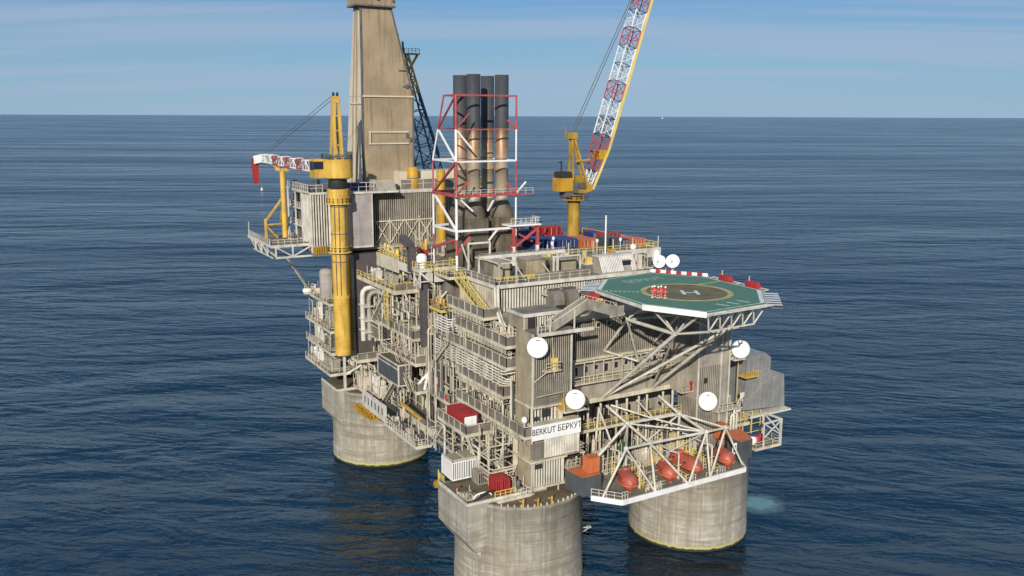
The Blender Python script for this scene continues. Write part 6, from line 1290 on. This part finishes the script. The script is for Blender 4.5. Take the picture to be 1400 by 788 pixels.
t = thing('striped_cabin', 'pale cabin with slanted ribbed front and a dark window by the helideck', 'cabin', (27.6, 11, 48)); MB().prism_x([(10.2, 48.0), (13.4, 48.0), (13.4, 51.0), (11.6, 51.0)], 23.6, 31.6).build('wall', 'cladding', t)
b = MB()
for i in range(22):
    x = 23.7 + i * .36
    if 13 < i < 19: b.bar((x, 11.25, 50.3), (x, 11.55, 50.95), .14)
    else: b.bar((x, 10.3, 48.3), (x, 11.55, 50.95), .14)
b.build('rib', 'white', t); MB().bar((28.5, 10.85, 49.7), (30.4, 10.85, 49.7), .25, .9).build('window', 'glass', t); MB().box(23.4, 31.8, 11.5, 13.5, 51.0, 51.2).build('roof', 'pale', t)
for i, (u, v, w, d, h, c, l) in enumerate(((20.4, 24, 2.4, 3, 2.6, 'yellowrail', 'yellow framed unit in front of the first blue container'), (24.6, 25, 2.4, 3, 3.0, 'pale', 'pale unit in front of the two blue containers'), (28.0, 22, 2.2, 3, 2.8, 'yellowrail', 'yellow framed unit left of the white mast'), (34.6, 22.4, 2.6, 3.4, 2.4, 'gold', 'rusty yellow unit right of the white mast'), (36.2, 14, 2.6, 5, 3.2, 'umber', 'brown machine at the end of the striped cabin'), (33.4, 12.6, 1.6, 2.4, 3.0, 'pale', 'pale cabinet cluster between the cabin and the dishes'),
        (6.2, 50.4, 3, 3, 5, 'yellow', 'yellow vessel group on the main deck behind the drum deck'), (9.6, 47, 3, 3, 3.4, 'pale', 'pale pump group left of the stack frame'), (3.0, 45, 3, 4, 2.8, 'red', 'red fire pump group on the main deck'), (-1.6, 50, 2.2, 7, 2.6, 'yellowrail', 'yellow railed stair head at the edge of the main deck'), (12.5, 44.5, 3, 3, 3, 'gold', 'rusty pump group behind the exhaust stacks'), (36, 62, 6, 5, 3, 'gun', 'dark machine heap left of the far crane column'), (22.6, 45, 3, 6, 3, 'gun', 'dark machine between the stacks and the blue container'))):
    skid(l, u, v, 47.75 if u < 20 or (22 < u < 24) or v > 60 else 48.02 if v < 26 else 48.95, w, d, h, 400 + i, c, 'deck_machine')
MB_r = thing('deck_fence', 'pale yellow railing along the outer edge of the main deck', 'railing', (-3, 45, 48)); b = MB(); b.rail([(-3.05, 27, 48.0), (-3.05, 53.8, 48.0), (3.8, 53.8, 48.0)], 1.2, 1.6, .1); b.build('rail', 'yellowrail', MB_r); b = MB(); b.box(-3.25, -3.18, 42, 54, 45.6, 48.4); b.build('white_screen', 'cream', MB_r)
t = thing('deck_fence', 'cream and yellow railing round the right corner of the pipe deck', 'railing', (48, 30, 49)); b = MB(); b.rail([(21, 26.7, 49.0), (50, 26.7, 49.0), (50, 59, 49.0)], 1.2, 1.7, .1); b.build('rail', 'yellowrail', t); b = MB(); [b.bar((x, 26.8, 49), (x, 26.8, 51.6), .16) for x in (22, 27, 33, 38, 43, 49.8)]; b.build_each('post', 'pale', t)
for x, y, l in ((23.4, 27.2, 'white lamp standard by the first blue container'), (33.4, 26, 'white lamp standard just left of the white mast'), (38.8, 25.4, 'white lamp standard right of the white mast'), (27.6, 33.4, 'white lamp standard before the middle blue container')):
    t = thing('lamp_standard', l, 'lamp', (x, y, 48)); MB().bar((x, y, 47.9), (x, y, 51.4), .14).build('pole', 'pale', t); MB().lathe([(.1, -.3), (.3, 0), (.3, .4), (.1, .55)], (x, y, 51.5), 10).build('head', 'white', t)
# ------------------------------------------------------------------ lifeboat level clutter under the living quarters
for i, (u, v, w, d, h, c, l) in enumerate(((17.4, -5.4, 2.6, 2.6, 5.4, 'green', 'green machine behind the left hand truss frame'), (12.6, -4.6, 2.6, 3, 6.2, 'pipe', 'cream pipe stand next to the stair tower side landing'), (21.8, -5, 2.6, 2.8, 6.4, 'pale', 'pale pipe stand behind the third lifeboat'), (25.4, -4.8, 2.2, 2.8, 6.8, 'yellowrail', 'yellowish ladder stand behind the middle of the truss'), (29.6, -5, 2.4, 2.8, 5.2, 'yellowrail', 'yellowish pipe stand behind the last lifeboat'), (12.0, 2.6, 3, 4, 7.5, 'gun', 'dark machine deep in the shade behind the lifeboats'), (20, 3.2, 4, 4, 7.6, 'dark', 'black machine deep under the living quarters'), (28, 3, 4, 4, 7.4, 'gun', 'dark grey machine deep under the living quarters'),
        (44, -2.4, 3, 4, 9, 'pipe', 'stack of pipes between the ribbed tower and the sheeted scaffold'), (43.4, 2, 3, 3, 14, 'lilac', 'grey riser block behind the sheeted scaffold'))):
    skid(l, u, v, 17.11 if v < -2.6 else 18.41 if u < 40 else 17.0, w, d, h, 500 + i, c, 'station_machine')
deck('gallery of cream posts under the living quarters', 9.4, 32, -3.2, -.85, 24.4, 'f', '', .4, 'gallery', 'gallery', 'yellowrail', 'cream', 1.2)
deck('lower landing right of the ribbed tower', 40.4, 46.2, -6, 6, 20.8, 'fr', '', .5, 'landing', 'landing', 'yellowrail', 'cream', 1.2)
pipe_bundle('bent pale pipes beside the right hand ribbed tower', [[(41.2 + .7 * i, -6.2, 17), (41.2 + .7 * i, -6.2, 23 + 1.2 * i), (43.4 + .3 * i, -6.2, 23.6 + 1.2 * i), (43.4 + .3 * i, -6.2, 27)] for i in range(3)], .22, None, 'pale')
pipe_bundle('vertical cream columns in the recess behind the lifeboats', [[(x, -2.0, 17.2), (x, -2.0, 28.3)] for x in (10.2, 12.4, 15, 18.4, 20.6, 23.2, 25, 28.6, 30.8)], .22, None, 'cream', 'support_columns')
# ------------------------------------------------------------------ far away things
t = thing('ship', 'tiny pale ship on the horizon right of the raised crane boom', 'ship', (23360, 28525, 0)); dx = Vector((.867, -.498, 0)); c = Vector((18688, 22820, 0))
def P3(a, z): return c + dx * a + Vector((0, 0, z))
b = MB(); pl = [(-60, 10), (-52, -2), (52, -2), (62, 12)]; w = Vector((.498, .867, 0)) * 9; n = len(pl)
b.add([P3(a, z) - w for a, z in pl] + [P3(a, z) + w for a, z in pl], [tuple(range(n)), tuple(range(2 * n - 1, n - 1, -1))] + [((i + 1) % n, i, n + i, n + (i + 1) % n) for i in range(n)])
t.location = c; OFF[t.name] = tuple(c); b.build('hull', 'gun', t); b = MB(); b.bar(P3(-46, 22), P3(-8, 22), 16, 26); b.bar(P3(-30, 30), P3(-30, 52), 4); b.build_each('superstructure', 'white', t)
t = thing('float', 'small white float on the open sea left of the parked crane boom', 'float', (168, 816, 0)); MB().lathe([(1.2, -.4), (1.5, 0), (1.5, .5), (.9, 1.0)], (168.3, 816.6, 0), 16).build('body', 'white', t); MB().lathe([(.5, 1.0), (.35, 3.0), (.05, 3.2)], (168.3, 816.6, 0), 10).build('top_mark', 'white', t)
def foam_mat():
    m = bpy.data.materials.new('pale_churned_water'); m.use_nodes = True; nt = m.node_tree; L = nt.links; b = nt.nodes['Principled BSDF']
    b.inputs['Base Color'].default_value = (.20, .38, .42, 1); b.inputs['Roughness'].default_value = .4
    tc = _n(nt, 'ShaderNodeTexCoord'); g = _n(nt, 'ShaderNodeTexGradient'); g.gradient_type = 'SPHERICAL'; mp = _n(nt, 'ShaderNodeMapping'); mp.inputs['Scale'].default_value = (.17, .17, 1); L.new(tc.outputs['Object'], mp.inputs[0]); L.new(mp.outputs[0], g.inputs[0])
    t = _n(nt, 'ShaderNodeTexNoise'); t.inputs['Scale'].default_value = .5; t.inputs['Detail'].default_value = 6; L.new(tc.outputs['Object'], t.inputs['Vector'])
    a = _n(nt, 'ShaderNodeMath'); a.operation = 'MULTIPLY'; L.new(g.outputs['Fac'], a.inputs[0]); L.new(t.outputs['Fac'], a.inputs[1])
    r = _n(nt, 'ShaderNodeMapRange'); r.inputs['From Min'].default_value = .03; r.inputs['From Max'].default_value = .34; r.inputs['To Max'].default_value = .75; L.new(a.outputs[0], r.inputs['Value']); L.new(r.outputs[0], b.inputs['Alpha']); M['foam'] = m
foam_mat()
b = MB(); b.add([(56 + 6 * math.cos(2 * PI * k / 32), 0 + 6 * math.sin(2 * PI * k / 32), .02) for k in range(32)], [tuple(range(32))])
t = thing('tmpx', 'x', 'x', (56, 0, 0)); o = b.build('foam', 'foam', t); o.parent = None; o.location = (56, 0, 0); o['kind'] = 'stuff'; o['label'] = 'pale green patch of churned water beside the right hand leg'; o['category'] = 'foam'; bpy.data.objects.remove(t)
